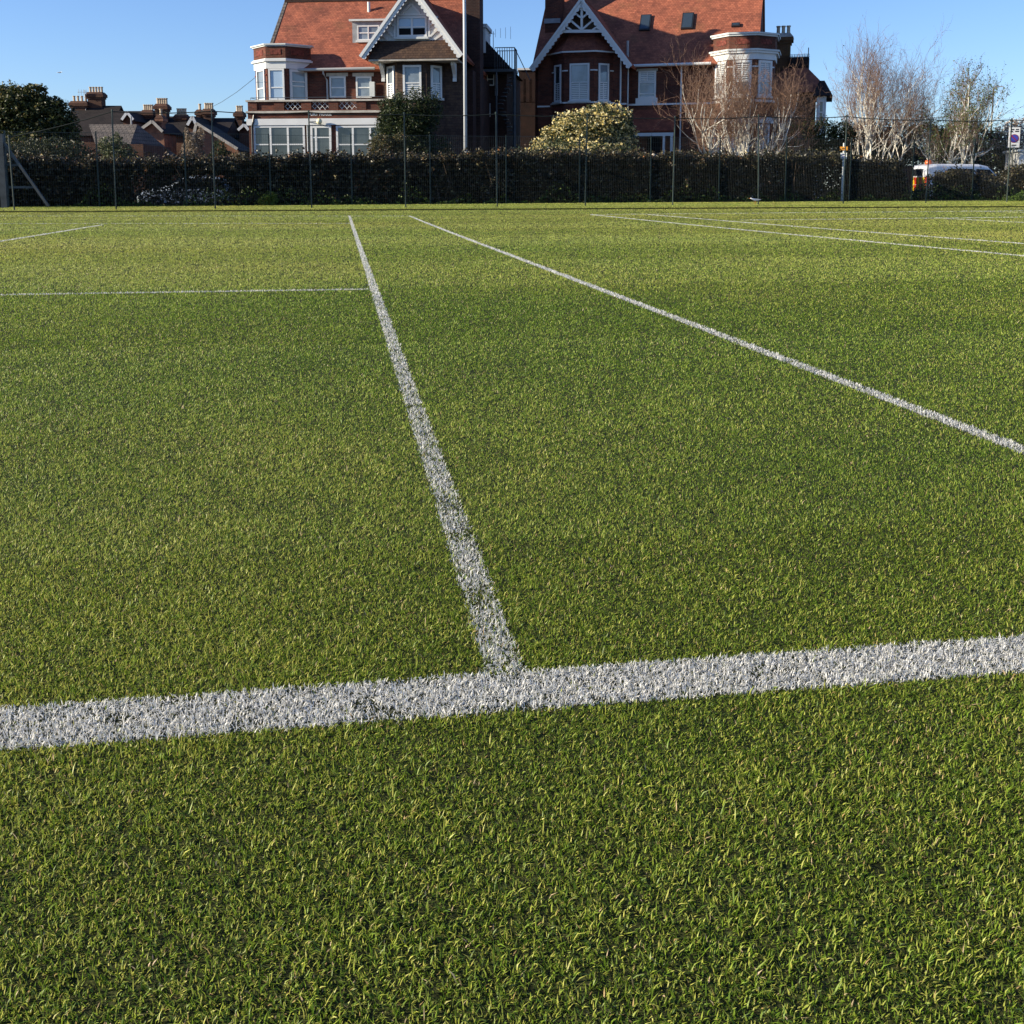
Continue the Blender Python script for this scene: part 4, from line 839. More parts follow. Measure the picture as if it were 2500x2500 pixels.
def bush(name, lst, dep, n, size, pal, wts, label, cat, group=None, mt='leaf', fill=.35, rough=.35, stem=(5, .05), extra=None, base_z=-.3, aspect=.5, jit=.3):
    bl = blobs_px(lst, dep); c = np.mean([b[:2] for b in bl], 0); h = thing(name, (c[0], c[1], base_z), 0, label, cat, group); o = np.array(h.location)
    bl = [tuple(np.array(b[:3])-o)+tuple(b[3:]) for b in bl]
    leaf_mesh('crown', blob_points(bl, n, fill, rough), size, pal, wts, M[mt], h, aspect=aspect, jit=jit)
    stems(stem[0], (0, 0, 0), bl, stem[1], 'bark_br', h)
    if extra:
        nm, k, sz, pl, wt, mm, top = extra; P = blob_points(bl, k, .1, rough); 
        if top is not None: P = P[rng.random(len(P)) < np.clip((P[:, 2]-top[0])/(top[1]-top[0]), .03, 1)]
        leaf_mesh(nm, P, sz, pl, wt, M[mm], h, aspect=.85, jit=.15)
    return h
# the hedge, in three lengths
HT = [(-300, 396), (60, 396), (150, 402), (210, 410), (300, 403), (420, 400), (560, 401), (640, 396), (760, 392), (920, 396), (1050, 396), (1200, 392), (1300, 391), (1480, 394), (1640, 391), (1800, 396), (1900, 393), (2040, 397)]
def hedge(name, pxa, pxb, top, n, label, pal, wts, thin=None, deep=1.3, lo=0.0):
    mid = on_line((pxa+pxb)/2, np.array([0, hy(0)]), np.array([10, hy(10)])); h = thing(name, (mid[0], mid[1], 0), 0, label, 'hedge'); o = np.array(h.location)
    a = on_line(pxa, np.array([0, hy(0)]), np.array([10, hy(10)])); b = on_line(pxb, np.array([0, hy(0)]), np.array([10, hy(10)]))
    X = rng.uniform(a[0], b[0], n); dY = deep*rng.random(n)**1.5; t = rng.random(n)
    pxs = np.array([p for p, _ in top]); pys = np.array([q for _, q in top], float)
    lx = np.linspace(a[0], b[0], 400); lpx = np.array([CX+F*((np.array([q, hy(q)+.4])-CAM[:2])@rt[:2])/((np.array([q, hy(q)+.4])-CAM[:2])@FWH)*1.0 for q in lx])
    dep = np.array([(np.array([q, hy(q)+.4])-CAM[:2])@FWH for q in lx]); zt = CAM[2]+(461-np.interp(lpx, pxs, pys))*dep/2600
    ztop = np.interp(X, lx, zt)+.42*(fbm(X*.9, dY*2, 40)-.5)+.40*(fbm(X*3.3, dY*6, 41)-.5)
    Z = lo+ztop*(1-(1-t)**1.15); up_ = rng.random(n) < .10; Z[up_] = ztop[up_]+np.abs(rng.normal(0, .10, up_.sum()))*(fbm(X[up_]*5, X[up_]*0, 47)*2)
    dY = dY+.40*(fbm(X*1.2, Z*1.5, 44)-.5)+.75*(fbm(X*3.2, Z*3.6, 45)-.35); P = np.stack([X, hy(X)+dY, Z+gz(X, 37)], 1)
    ns_ = int((b[0]-a[0])*15); sx = rng.uniform(a[0], b[0], ns_); sh_ = np.abs(rng.normal(0, .20, ns_))+.04; sy = rng.uniform(0, deep, ns_)   # shoots standing out of the clipped top
    k_ = 14; tt = rng.random((ns_, k_)); sz = np.interp(sx, lx, zt)[:, None]+tt*sh_[:, None]-.05
    P = np.concatenate([P, np.stack([(sx[:, None]+rng.normal(0, .03, (ns_, k_))+tt*rng.normal(0, .06, (ns_, 1))).ravel(), (hy(sx)[:, None]+sy[:, None]+rng.normal(0, .03, (ns_, k_))).ravel(), (sz+gz(sx, 37)[:, None]).ravel()], 1)])
    if thin is not None:
        ax = CX+F*((P[:, :2]-CAM[:2])@rt[:2])/((P[:, :2]-CAM[:2])@FWH)
        for (p0, p1, z0, z1, pr_) in thin:
            ax = CX+F*((P[:, :2]-CAM[:2])@rt[:2])/((P[:, :2]-CAM[:2])@FWH)
            k = ((ax > p0) & (ax < p1) & (P[:, 2] > z0) & (P[:, 2] < z1) & (rng.random(len(P)) < pr_)); P = P[~k]
    leaf_mesh('foliage', P-o, (.055, .14), pal, wts, M['gloss_leaf'], h, aspect=.6, jit=.4)
    sb = MB(); ns = int((b[0]-a[0])*5)
    for i in range(ns):
        x = rng.uniform(a[0], b[0]); y = hy(x)+rng.uniform(.0, deep*.8); sb.tube([(x-o[0], y-o[1], .01), (x-o[0], hy(x)+deep*.4-o[1], .02)], .012, 3); z = float(np.interp(x, lx, zt)); w_ = rng.normal(0, .22, 4)
        sb.tube([(x-o[0], y-o[1], -.05), (x+w_[0]-o[0], y+w_[1]*.5-o[1], z*.5), (x+w_[0]+w_[2]-o[0], y+w_[1]*.5-o[1], z*.95)], [.014, .010, .004], 4)
    sb.tube([(q-o[0], hy(q)+deep*.4-o[1], .02) for q in np.linspace(a[0], b[0], 12)], .12, 6)      # the matted root line they all rise from
    sb.build('stems', M['bark_br'], h)
HP = [(.018, .017, .007), (.038, .034, .013), (.085, .052, .024), (.20, .165, .07), (.28, .11, .03)]
hedge('hedge', -250, 640, HT, 120000, 'thin left stretch of dark hedge with a pale parked car showing through it', HP, (5, 5, 3, 1.2, .15), thin=[(335, 570, .1, 1.12, .70)])
hedge('hedge', 640, 1853, HT, 165000, 'long dense dark hedge across the middle, before the two villas', HP, (6, 5, 2.5, 1.2, .12))
HT2 = [(1840, 395), (1900, 393), (2040, 396), (2080, 408), (2150, 410), (2190, 412), (2204, 474), (2254, 474), (2264, 446), (2300, 440), (2320, 432), (2345, 444), (2400, 454), (2430, 466), (2455, 432), (2520, 414), (2700, 410)]
hedge('hedge', 1853, 2700, HT2, 90000, 'scruffy low hedge at the right, van roof showing above it', [(.014, .015, .006), (.028, .026, .011), (.05, .038, .02), (.11, .10, .04), (.2, .09, .03)], (5, 5, 4, 2, .2), thin=[(2206, 2270, .25, 2, .74), (2335, 2450, .3, 1.0, .5)])
# weeds along the hedge foot: nobody could count them
N = 17000; X = rng.uniform(-22, 31, N); hgt = np.clip(fbm(X*.9, X*0, 51)-.34, 0, 1)*1.7+.07; Z = rng.random(N)**1.5*hgt; Y = hy(X)-.15-rng.random(N)*.5
tag(leaf_mesh('weeds', np.stack([X, Y, Z+gz(X, 37)], 1), (.03, .08), [(.06, .11, .015), (.10, .15, .025), (.03, .05, .01)], (4, 3, 3), M['leaf'], None, aspect=.6), 'low green weeds and nettles growing along the hedge foot', 'weeds', kind='stuff')
bush('bush', [(652, 492, 20, 16), (664, 482, 13, 14)], 37.0, 1500, (.03, .07), [(.10, .16, .02), (.15, .20, .03), (.05, .08, .012)], (4, 3, 3), 'small bright green bush at the hedge foot, left of the two white lines', 'bush', stem=(4, .012), base_z=0, rough=.25)
bush('bush', [(2470, 490, 24, 12), (2495, 484, 18, 16)], 39.0, 1500, (.03, .07), [(.07, .13, .02), (.10, .16, .03), (.05, .08, .012)], (4, 3, 3), 'low green bush at the hedge foot in the right corner', 'bush', stem=(4, .012), base_z=0, rough=.25)
bush('bush', [(150, 490, 9, 16), (128, 487, 8, 12), (163, 498, 12, 8)], 37.0, 900, (.03, .06), [(.10, .15, .02), (.14, .17, .04), (.05, .08, .012)], (4, 3, 3), 'spindly yellow-green weed bush at the foot of the left hedge', 'bush', stem=(5, .010), base_z=0, rough=.3)
# trees and shrubs beyond the hedge
DG = [(.016, .026, .010), (.028, .045, .014), (.055, .075, .022), (.11, .11, .04)]
bush('evergreen_tree', [(35, 285, 75, 62), (105, 300, 66, 55), (-40, 300, 60, 70), (128, 262, 26, 22), (78, 232, 32, 26), (20, 240, 34, 26), (150, 325, 40, 42), (60, 360, 110, 42)], 53, 42000, (.10, .24), [(.026, .036, .012), (.05, .064, .018), (.10, .11, .03), (.17, .14, .045)], (5, 5, 3, 2), 'broad dark evergreen tree at the left edge, chimney pots peeping over its crown', 'tree', stem=(9, .14), rough=.5)
bush('evergreen_shrub', [(1000, 285, 58, 52), (960, 270, 32, 36), (1045, 275, 30, 44), (985, 330, 66, 60), (1030, 370, 60, 40), (950, 300, 22, 34)], 49, 26000, (.07, .15), DG, (5, 5, 2.2, .7), 'dark evergreen shrub before the tile-hung bay of the left villa', 'shrub', stem=(8, .06), rough=.6)
bush('shrub', [(935, 365, 34, 36), (965, 385, 30, 24), (920, 390, 26, 18), (975, 345, 18, 20)], 47, 9000, (.06, .13), [(.05, .055, .02), (.10, .095, .035), (.16, .12, .05), (.25, .09, .03)], (4, 4, 2, .35), 'olive brown shrub with a few orange leaves, left of the dark evergreen shrub', 'shrub', stem=(6, .03))
bush('flowering_shrub', [(1420, 325, 62, 48), (1480, 312, 50, 46), (1342, 356, 38, 26), (1500, 352, 48, 38), (1420, 372, 110, 28), (1440, 290, 20, 24), (1390, 318, 34, 24), (1530, 318, 16, 22), (1462, 276, 7, 18), (1484, 275, 7, 18), (1525, 295, 18, 26), (1345, 322, 20, 12)], 47.5, 26000, (.07, .15), [(.03, .05, .02), (.055, .08, .03), (.10, .115, .05), (.18, .17, .08)], (3, 4, 3, 1.5), 'rounded shrub crowded with cream flowers before the right villa', 'shrub', stem=(9, .05), rough=.65,
     extra=('blossom', 15000, (.07, .15), [(.76, .62, .26), (.80, .72, .42), (.62, .50, .16)], (3, 3, 1.5), 'blossom', (1.6, 3.6)))
bush('shrub', [(1950, 350, 56, 46), (2010, 345, 40, 48), (1905, 375, 40, 28), (2040, 375, 40, 30), (2060, 330, 30, 30)], 53, 16000, (.08, .17), DG, (5, 5, 3, 1.6), 'dark ivy-like shrub behind the mesh, right of the front birch', 'shrub', stem=(6, .05), rough=.45)
bush('shrub', [(2110, 350, 52, 50), (2180, 345, 60, 46), (2150, 385, 90, 30)], 66, 22000, (.10, .2), [(.02, .026, .010), (.035, .038, .015), (.06, .055, .022), (.09, .06, .03)], (5, 5, 2, .7), 'dark mass of shrub behind the trunks of the tall bare birch', 'shrub', stem=(6, .06), rough=.45)
bush('shrub', [(2270, 348, 52, 48), (2350, 345, 60, 44), (2320, 385, 90, 30), (2415, 365, 40, 40), (2440, 395, 60, 28), (2480, 400, 50, 26)], 68, 26000, (.10, .2), [(.02, .026, .010), (.035, .038, .015), (.07, .065, .022), (.12, .10, .04)], (5, 5, 2, .8), 'dark shrub behind the leaning white trunks at the right', 'shrub', stem=(6, .06), rough=.45)
bush('blossom_tree', [(2465, 330, 36, 34), (2510, 340, 50, 50), (2440, 352, 22, 26), (2470, 372, 40, 24)], 74, 9000, (.10, .2), [(.10, .075, .055), (.30, .23, .18), (.52, .46, .40), (.70, .66, .60)], (2, 3, 3, 2), 'tree in pale pinkish white blossom behind the parking sign', 'tree', stem=(7, .08), rough=.45, mt='blossom')
bush('ivy_stump', [(470, 385, 25, 40), (468, 348, 17, 26), (490, 335, 9, 22), (455, 332, 5, 18)], 56, 5200, (.07, .14), [(.14, .11, .075), (.30, .235, .165), (.42, .35, .27)], (3, 4, 2), 'tree stump wrapped in dry pale brown ivy, before the brick gable', 'tree stump', stem=(5, .10), rough=.35)
bush('shrub', [(535, 372, 16, 30), (550, 385, 20, 18), (522, 390, 22, 14)], 54, 3500, (.06, .13), DG, (4, 4, 3, 1), 'slim dark green shrub between the ivy stump and the left villa', 'shrub', stem=(5, .03))
bush('shrub', [(262, 355, 24, 18), (285, 345, 12, 20), (275, 380, 36, 22), (305, 375, 24, 26)], 50, 5200, (.06, .13), [(.05, .07, .025), (.10, .12, .05), (.18, .18, .09)], (4, 4, 2), 'pale green leafy shrub in front of the grey tiled roof', 'shrub', stem=(6, .025), rough=.45)
bush('shrub', [(70, 375, 60, 30), (150, 372, 56, 32), (-20, 375, 60, 34), (205, 385, 36, 22)], 45, 11000, (.06, .13), [(.02, .028, .012), (.04, .05, .02), (.08, .085, .035), (.2, .07, .03)], (5, 4, 2, .15), 'dark bramble thicket behind the mesh at far left', 'shrub', stem=(8, .02), rough=.5)
bush('shrub', [(585, 392, 26, 18), (615, 398, 20, 12)], 47, 2600, (.05, .11), [(.08, .07, .035), (.14, .12, .06), (.05, .055, .02)], (4, 3, 3), 'low tan shrub at the corner of the left villa', 'shrub', stem=(5, .02))

# ---- bare birches: branch skeletons as batches of tapered tubes
def tubes(name, br, m, par, ns=4):
    """br: list of (pts (k,3), radii (k)) with equal k"""
    if not br: return
    Pt = np.array([b[0] for b in br]); Rd = np.array([b[1] for b in br]); B, k, _ = Pt.shape
    T = np.gradient(Pt, axis=1); T /= np.linalg.norm(T, axis=2)[..., None]+1e-9
    ref = np.where(np.abs(T[..., 2:3]) > .9, np.array([1., 0, 0]), np.array([0, 0, 1.])); A_ = np.cross(T, ref); A_ /= np.linalg.norm(A_, axis=2)[..., None]+1e-9; B_ = np.cross(T, A_)
    an = np.arange(ns)*2*math.pi/ns
    V = Pt[:, :, None]+Rd[:, :, None, None]*(A_[:, :, None]*np.cos(an)[None, None, :, None]+B_[:, :, None]*np.sin(an)[None, None, :, None])
    idx = np.arange(B*k*ns).reshape(B, k, ns); q = np.stack([idx[:, :-1], np.roll(idx, -1, 2)[:, :-1], np.roll(idx, -1, 2)[:, 1:], idx[:, 1:]], -1).reshape(-1, 4)
    me = arr_mesh(name, V.reshape(-1, 3), [q]); me.polygons.foreach_set('use_smooth', np.ones(len(q), bool)); return link(name, me, m, par)
def birch(name, base, roots, label, H, spread, up_, lv, mt='twig', leaves=None, group=None, thick=.075, kids=(4, 4, 4, 4), spread_m=(-3, 3)):
    h = thing(name, (base[0], base[1], base[2]), 0, label, 'tree', group); big, small, tips = [], [], []
    def go(p, d, L, r, l):
        pts = [p]; q = p.copy(); dd = d.copy(); n = 5
        for i in range(n):
            dd = dd+rng.normal(0, .13+.035*l, 3)+np.array([0, 0, up_*.09]); dd /= np.linalg.norm(dd); q = q+dd*L/n; pts.append(q.copy())
        rr = np.linspace(r, r*(.5 if l < lv else .3), n+1); (big if r > .0125 and l <= 2 else small).append((pts, rr))
        if l >= lv: tips.append(pts); return
        for c in range(kids[min(l, len(kids)-1)]):
            t = rng.uniform(.35, 1.0) if c else 1.0; j = t*n; j0 = min(int(j), n-1); s = pts[j0]+(pts[j0+1]-pts[j0])*(j-j0)
            ax = rng.normal(size=3); ax -= dd*(ax@dd); ax /= np.linalg.norm(ax); an = rng.uniform(.25, .75) if c else rng.uniform(0, .2)
            nd = dd*math.cos(an)+ax*math.sin(an)*spread; nd /= np.linalg.norm(nd); go(s, nd, L*rng.uniform(.55, .82), max(.0055, r*rng.uniform(.40, .58) if c else r*.6), l+1)
    for (ox, oy, dx, dz, L, r) in roots:
        d = np.array([dx, rng.normal(0, .28), dz]); d /= np.linalg.norm(d); d3 = np.array([d[0]*rt[0]+d[1]*FWH[0], d[0]*rt[1]+d[1]*FWH[1], d[2]])
        go(np.array([ox*rt[0]+oy*FWH[0], ox*rt[1]+oy*FWH[1], 0.0]), d3, L, r, 0)
    allp = np.array([p_ for pts, _ in big+small for p_ in pts]); lat = allp@np.array([rt[0], rt[1], 0]); kz = H/np.percentile(allp[:, 2], 99.2)
    lo_, hi_ = np.percentile(lat, 1), np.percentile(lat, 99); kl = (spread_m[1]-spread_m[0])/(hi_-lo_)
    def fit(pts):
        q = np.array(pts); l_ = q@np.array([rt[0], rt[1], 0]); l2 = np.where(l_ < 0, l_*abs(spread_m[0]/lo_), l_*(spread_m[1]/hi_)); q = q+(l2-l_)[:, None]*np.array([rt[0], rt[1], 0]); q[:, 2] *= kz; return q
    big = [(fit(p_), r_) for p_, r_ in big]; small = [(fit(p_), r_) for p_, r_ in small]; tips = [fit(t_) for t_ in tips]
    tubes('trunk', big, M['bark'], h, 6); tubes('crown', small, M[mt], h, 3)
    if leaves:
        k, sz, pal, wts = leaves; tp = np.array([t[i] for t in tips for i in (1, 3, 5)]); P = tp[rng.integers(0, len(tp), k)]+rng.normal(0, .07, (k, 3)); leaf_mesh('leaves', P, sz, pal, wts, M['leaf'], h, aspect=.6)
    return h
b = W(1826, 49.5); b[2] = .2
birch('birch_tree', b, [(-.4, 0, -1.05, .62, 2.9, .075), (-.25, .1, -.55, .95, 2.9, .07), (-.05, 0, -.16, 1, 2.8, .085), (.12, .1, .12, 1, 2.9, .075), (.28, 0, .42, 1, 2.9, .08), (.40, .1, .80, .75, 2.7, .07), (.45, -.1, 1.2, .55, 2.3, .055), (-.1, .2, -.35, 1, 2.6, .05)],
      'multi-stemmed white-barked bare birch spreading before the turret of the right villa', 6.3, 1.0, 1.0, 5, 'twig', kids=(6, 5, 4, 3, 3), spread_m=(-3.5, 3.0))
b = W(2118, 56); b[2] = .2
birch('birch_tree', b, [(-.5, 0, -.12, 1, 3.3, .065), (-.1, .1, .0, 1, 3.4, .065), (.25, 0, .10, 1, 3.4, .062), (.45, .1, .34, 1, 3.2, .055), (.65, 0, .62, 1, 3.3, .052), (-.7, .1, -.32, 1, 2.9, .06), (.9, 0, .9, .9, 3.3, .06)],
      'tallest bare birch, many upright pale stems against the sky', 8.0, 1.15, .8, 5, 'twig2', kids=(6, 4, 4, 3, 3), spread_m=(-1.9, 4.0), leaves=(500, (.05, .1), [(.16, .06, .03), (.06, .06, .03)], (3, 2)))
b = W(2325, 54); b[2] = .3
birch('birch_tree', b, [(.0, 0, .02, 1, 2.7, .08), (.30, .1, .14, 1, 2.6, .065), (.05, 0, -.85, .85, 2.3, .05), (.35, 0, -1.1, .7, 2.6, .06), (.4, .1, .45, .9, 2.3, .04)],
      'birch coming into green leaf with two leaning white trunks, above the white van', 6.1, 1.05, 1.1, 4, 'twig2', kids=(6, 5, 4, 3), spread_m=(-1.7, 2.6), leaves=(8500, (.05, .12), [(.06, .095, .022), (.11, .15, .035), (.15, .14, .05)], (4, 3, 1.5)))

# ------------------------------------------------------------------ poles, signs, walls
p = W(1137, 44); fp = thing('flagpole', (p[0], p[1], -.3), 0, 'tall pale metal flagpole standing behind the hedge between the two villas', 'flagpole')
MB().tube([(0, 0, 0), (0, 0, 7), (-.02, 0, 13.5)], [.078, .068, .045], 14).build('pole', M['flagp'], fp, True); MB().lathe([(.13, 0), (.13, .25), (.09, .3)], (0, 0, 0), 12).build('base', M['lead'], fp); MB().lathe([(.03, 13.45), (.09, 13.55), (.09, 13.65), (.03, 13.75)], (-.02, 0, 0), 10).build('finial', M['flagp'], fp)
p = W(2411, 75); sl_ = thing('street_lamp', (p[0], p[1], -.3), -YAW, 'slim grey street lamp with a flat head, right of the leafing birch', 'street lamp'); zt = W(2422, 75, 215)[2]+.3
MB().tube([(0, 0, 0), (0, 0, 1.4), (0, 0, 1.45), (0, 0, zt)], [.11, .11, .07, .05], 10).build('post', M['galv'], sl_); MB().tube([(0, 0, zt-.02), (.1, 0, zt+.04), (.2, 0, zt+.08)], .035, 6).build('bracket', M['galv'], sl_)
MB().hull([(.08, -.12, zt+.02), (.66, -.09, zt+.09), (.66, .09, zt+.09), (.08, .12, zt+.02)], [(.10, -.10, zt+.13), (.63, -.07, zt+.14), (.63, .07, zt+.14), (.10, .10, zt+.13)]).build('lamp_head', M['pipe'], sl_)
p = W(2468, 51); ps = thing('parking_sign', (p[0], p[1], -.3), -YAW-R(12), 'tall white restriction sign with a blue roundel on a post at the right', 'sign'); za = W(2468, 51, 360)[2]+.3; zb_ = W(2468, 51, 311)[2]+.3; hw = .245
MB().tube([(0, .06, 0), (0, .06, zb_)], .038, 8).build('post', M['galv'], ps); MB().box(-hw, hw, -.012, .012, za, zb_).build('sign_plate', M['white'], ps); zc_ = (za+zb_)/2-.05
def disc(r, y, z, m, par, nm): q = MB().lathe([(r, 0), (r, .006)], (0, 0, 0), 28).build(nm, m, par); q.rotation_euler = (math.pi/2, 0, 0); q.location = (0, y, z); return q
dred = mat('faded_red_marking', (.20, .02, .06), .5, .3); disc(.20, -.014, zc_, dred, ps, 'roundel_ring'); disc(.165, -.019, zc_, M['blue'], ps, 'roundel'); m = MB(); stick(m, (-.12, zc_+.12), (.12, zc_-.12), -.032, -.026, .05); m.build('roundel_bar', dred, ps)
m = MB(); 
for zz, ws in ((zb_-.10, (-.17, -.02, .05, .18)), (zb_-.19, (-.19, -.08, .02, .19)), (za+.10, (-.10, .10))):
    for a, b_ in zip(ws[::2], ws[1::2]): m.box(a, b_, -.018, -.0125, zz-.025, zz+.03)
m.build('sign_lettering', M['black'], ps)
p = W(2056, 42.6); sp = thing('sign_post', (p[0], p[1], 0), -YAW-R(17), 'white post with a small orange and a small white sign, in front of the hedge', 'sign post'); f_ = lambda y: W(2056, 42.6, y)[2]
MB().tube([(0, 0, 0), (0, 0, f_(349))], .035, 8).build('post', M['offwhite'], sp); MB().box(-.145, .145, -.055, -.037, f_(367), f_(358)).build('sign_plate', M['orange'], sp); MB().box(-.125, .125, -.055, -.037, f_(388), f_(373)).build('sign_plate', M['offwhite'], sp)
m = MB(); m.box(-.07, .06, -.06, -.0555, f_(364), f_(362)); m.build('sign_lettering', M['black'], sp)
m = MB(); m.box(-.07, .03, -.06, -.0555, f_(378), f_(376)); m.box(-.05, .08, -.06, -.0555, f_(384), f_(381.5)); m.build('sign_lettering', M['blue'], sp)
p = W(1595, 42); gp = thing('gate_pier', (p[0], p[1], -.3), -YAW, 'pinkish stone pier cap with a ball finial just above the hedge', 'gate pier'); z_ = lambda y: W(1595, 42, y)[2]+.3
MB().box(-.17, .17, -.17, .17, 0, z_(402)).build('pier', M['brick'], gp); MB().hull([(-.24, -.24, z_(402)+.003), (.24, -.24, z_(402)+.003), (.24, .24, z_(402)+.003), (-.24, .24, z_(402)+.003)], [(-.04, -.04, z_(383)), (.04, -.04, z_(383)), (.04, .04, z_(383)), (-.04, .04, z_(383))]).build('pier_cap', mat('pink_stone', (.42, .27, .19), .8, .2, noise=(8, .2)), gp)
MB().lathe([(.03, z_(384)), (.09, z_(382)), (.105, z_(379)), (.08, z_(376)), (.02, z_(374))], (0, 0, 0), 12).build('ball_finial', M['stone'], gp, True)
a = W(2062, 47); b = W(2226, 48.5); gw = thing('garden_wall', (a[0], a[1], -.3), math.atan2(b[1]-a[1], b[0]-a[0]), 'low dark brick wall behind the hedge, left of the white van', 'wall'); L_ = float(np.hypot(*(b-a)[:2])); zz = W(2140, 47.5, 403)[2]+.3
MB().box(0, L_, 0, .25, 0, zz-.08).build('wall', M['brick_dark'], gw); MB().box(-.03, L_+.03, -.05, .30, zz-.079, zz).build('coping', M['slate'], gw)
p = W(2484, 53); sh = thing('shed', (p[0], p[1], -.3), -YAW-R(10), 'corner of a white painted shed at the right edge', 'shed'); zt = W(2484, 53, 370)[2]+.3
MB().box(0, 3, 0, 2.5, 0, zt).build('wall', M['white'], sh); MB().box(-.12, 3.1, -.12, 2.6, zt+.002, zt+.10).build('roof', M['offwhite'], sh); window(sh, (0, 0), 0, .28, 1.0, 1.0, zt-.35, (.5,), (.5,), 'pane', .06)
# timber support frame at far left
a = np.array(on_line(9, np.array([-9, 34.6]), np.array([24., 36.5]))); nf = thing('net_support_frame', (a[0], a[1], 0), -R(2), 'weathered grey timber frame with a diagonal brace at the far left edge', 'frame'); z_ = lambda y: CAM[2]+(461-y)*33.5/2600
s_ = 33.5/2600
MB().box(-.09, .09, -.08, .08, -.1, z_(330)).build('upright', M['timber'], nf); MB().box(-.22, -.13, -.05, .05, -.1, z_(334)).build('upright', M['timber'], nf)
m = MB(); stick(m, (.10, z_(352)), ((110-9)*s_, z_(502)), -.05, .05, .07); m.build('brace', M['timber'], nf); m = MB(); stick(m, (-.23, z_(352)), (-1.5, z_(502)), -.052, .048, .10); m.build('brace', M['timber'], nf)
for y_, e_ in ((403, .45), (456, .95)): MB().box(-1.3, e_, .081, .13, z_(y_)-.035, z_(y_)+.035).build('rail', M['timber'], nf)
# overhead wire to the left villa
a = W(622, 56.2, 190); b = W(380, 100, 262); ow = MB(); pts = [tuple(a+(b-a)*t-np.array([0, 0, 1.2*4*t*(1-t)])) for t in np.linspace(0, 1, 10)]; ow.tube(pts, .012, 4)
tag(ow.build('overhead_wire', M['cable']), 'thin overhead wire sloping from the left villa towards the terrace roofs', 'wire')

# ------------------------------------------------------------------ vehicles
def vehicle(name, loc_, rz, secs, wheels, label, cat, paint='van'):
    """secs: (x, half width low, half width roof, z sill, z waist, z roof) lofted along x"""
    v = thing(name, loc_, rz, label, cat); b = MB(); rings = []
    for x, wl2, wr, z0, zw_, zt in secs:
        rings.append([(x, -wl2*.92, z0), (x, -wl2, z0+.12), (x, -wl2, zw_), (x, -wr-.02, zt-.10), (x, -wr*.85, zt), (x, wr*.85, zt), (x, wr+.02, zt-.10), (x, wl2, zw_), (x, wl2, z0+.12), (x, wl2*.92, z0)])
    n = 10; vs = [p for r_ in rings for p in r_]; fs = [(i*n+k, i*n+(k+1) % n, (i+1)*n+(k+1) % n, (i+1)*n+k) for i in range(len(rings)-1) for k in range(n)]+[tuple(range(n))[::-1], tuple(range((len(rings)-1)*n, len(rings)*n))]
    b.add(vs, fs); bd = b.build('body', M[paint], v)
    md = bd.modifiers.new('bevel', 'BEVEL'); md.width = .03; md.segments = 2; md.limit_method = 'ANGLE'; md.angle_limit = R(25)
    for x, hw_, r_ in wheels:
        for s in (-1, 1):
            w_ = MB().lathe([(r_*.6, -.1), (r_*.95, -.1), (r_, -.06), (r_, .06), (r_*.95, .1), (r_*.6, .1)], (0, 0, 0), 24).build('wheel', M['tyre'], v); w_.location = (x, s*(hw_-.08), r_); w_.rotation_euler = (math.pi/2, 0, 0)
            MB().lathe([(r_*.62, -.105), (r_*.60, -.09), (r_*.2, -.08), (r_*.2, .08), (r_*.60, .09), (r_*.62, .105)], (0, 0, 0), 18).build('rim', M['rim'], w_)
    return v, bd
p = W(2252, 48.3); vz = -.30
van, vb = vehicle('van', (p[0], p[1]+.55, vz), R(1), [(0, .80, .70, .38, 1.02, 1.70), (.10, .88, .76, .30, 1.05, 1.93), (.5, .90, .78, .28, 1.06, 2.0), (2.6, .90, .78, .28, 1.06, 1.99), (3.05, .90, .76, .28, 1.06, 1.90), (3.55, .89, .72, .28, 1.05, 1.52), (3.95, .88, .70, .28, 1.02, 1.22), (4.55, .84, .62, .30, .85, 1.02), (4.75, .70, .50, .35, .65, .82)], [(.85, .90, .32), (3.85, .90, .32)],
        'white van with red and yellow chevrons on its rear and an amber roof light', 'van')
rx = -.012
MB().box(rx-.02, .10, -.50, .50, 1.48, 1.78).build('rear_window', M['vglass'], van)
ch = MB(); ch2 = MB()
for k in range(7):
    y0 = -.75+k*.215; t = ch if k % 2 else ch2; s = 1 if k < 3.5 else -1
    for zc0 in (.76, 1.10): t.prism([(y0, zc0), (y0+.2, zc0), (y0+.2+s*.08, zc0+.32), (y0+s*.08, zc0+.32)], rx-.02, .05, 'x')
ch.build('chevron_stripes', M['red'], van); ch2.build('chevron_stripes', M['yellow'], van)
for s in (-1, 1):
    MB().box(-.02, .12, s*.80-.07, s*.80+.07, .95, 1.45).build('tail_light', M['red'], van)
    MB().prism([(2.35, 1.14), (3.50, 1.14), (3.40, 1.40), (3.02, 1.74), (2.40, 1.78)], s*.86-.03, s*.86+.03-.02*s, 'y').build('side_window', M['vglass'], van)
    MB().prism([(1.0, 1.16), (2.25, 1.16), (2.25, 1.78), (1.0, 1.78)], s*.862-.02, s*.862+.02-.02*s, 'y').build('side_window', M['vglass'], van)
    MB().box(3.35, 3.5, s*.90, s*1.08, 1.15, 1.36).build('wing_mirror', M['black'], van)
MB().hull([(3.12, -.66, 1.86), (3.12, .66, 1.86), (3.90, .68, 1.26), (3.90, -.68, 1.26)], [(3.16, -.66, 1.91), (3.16, .66, 1.91), (3.95, .68, 1.30), (3.95, -.68, 1.30)]).build('windscreen', M['vglass'], van)
MB().lathe([(.16, 0), (.17, .04), (.15, .15), (.08, .19)], (.55, 0, 2.0), 14).build('beacon', M['amber'], van, True); MB().box(-.06, .10, -.75, .75, .30, .45).build('bumper', M['black'], van)
p = W(338, 44.5)
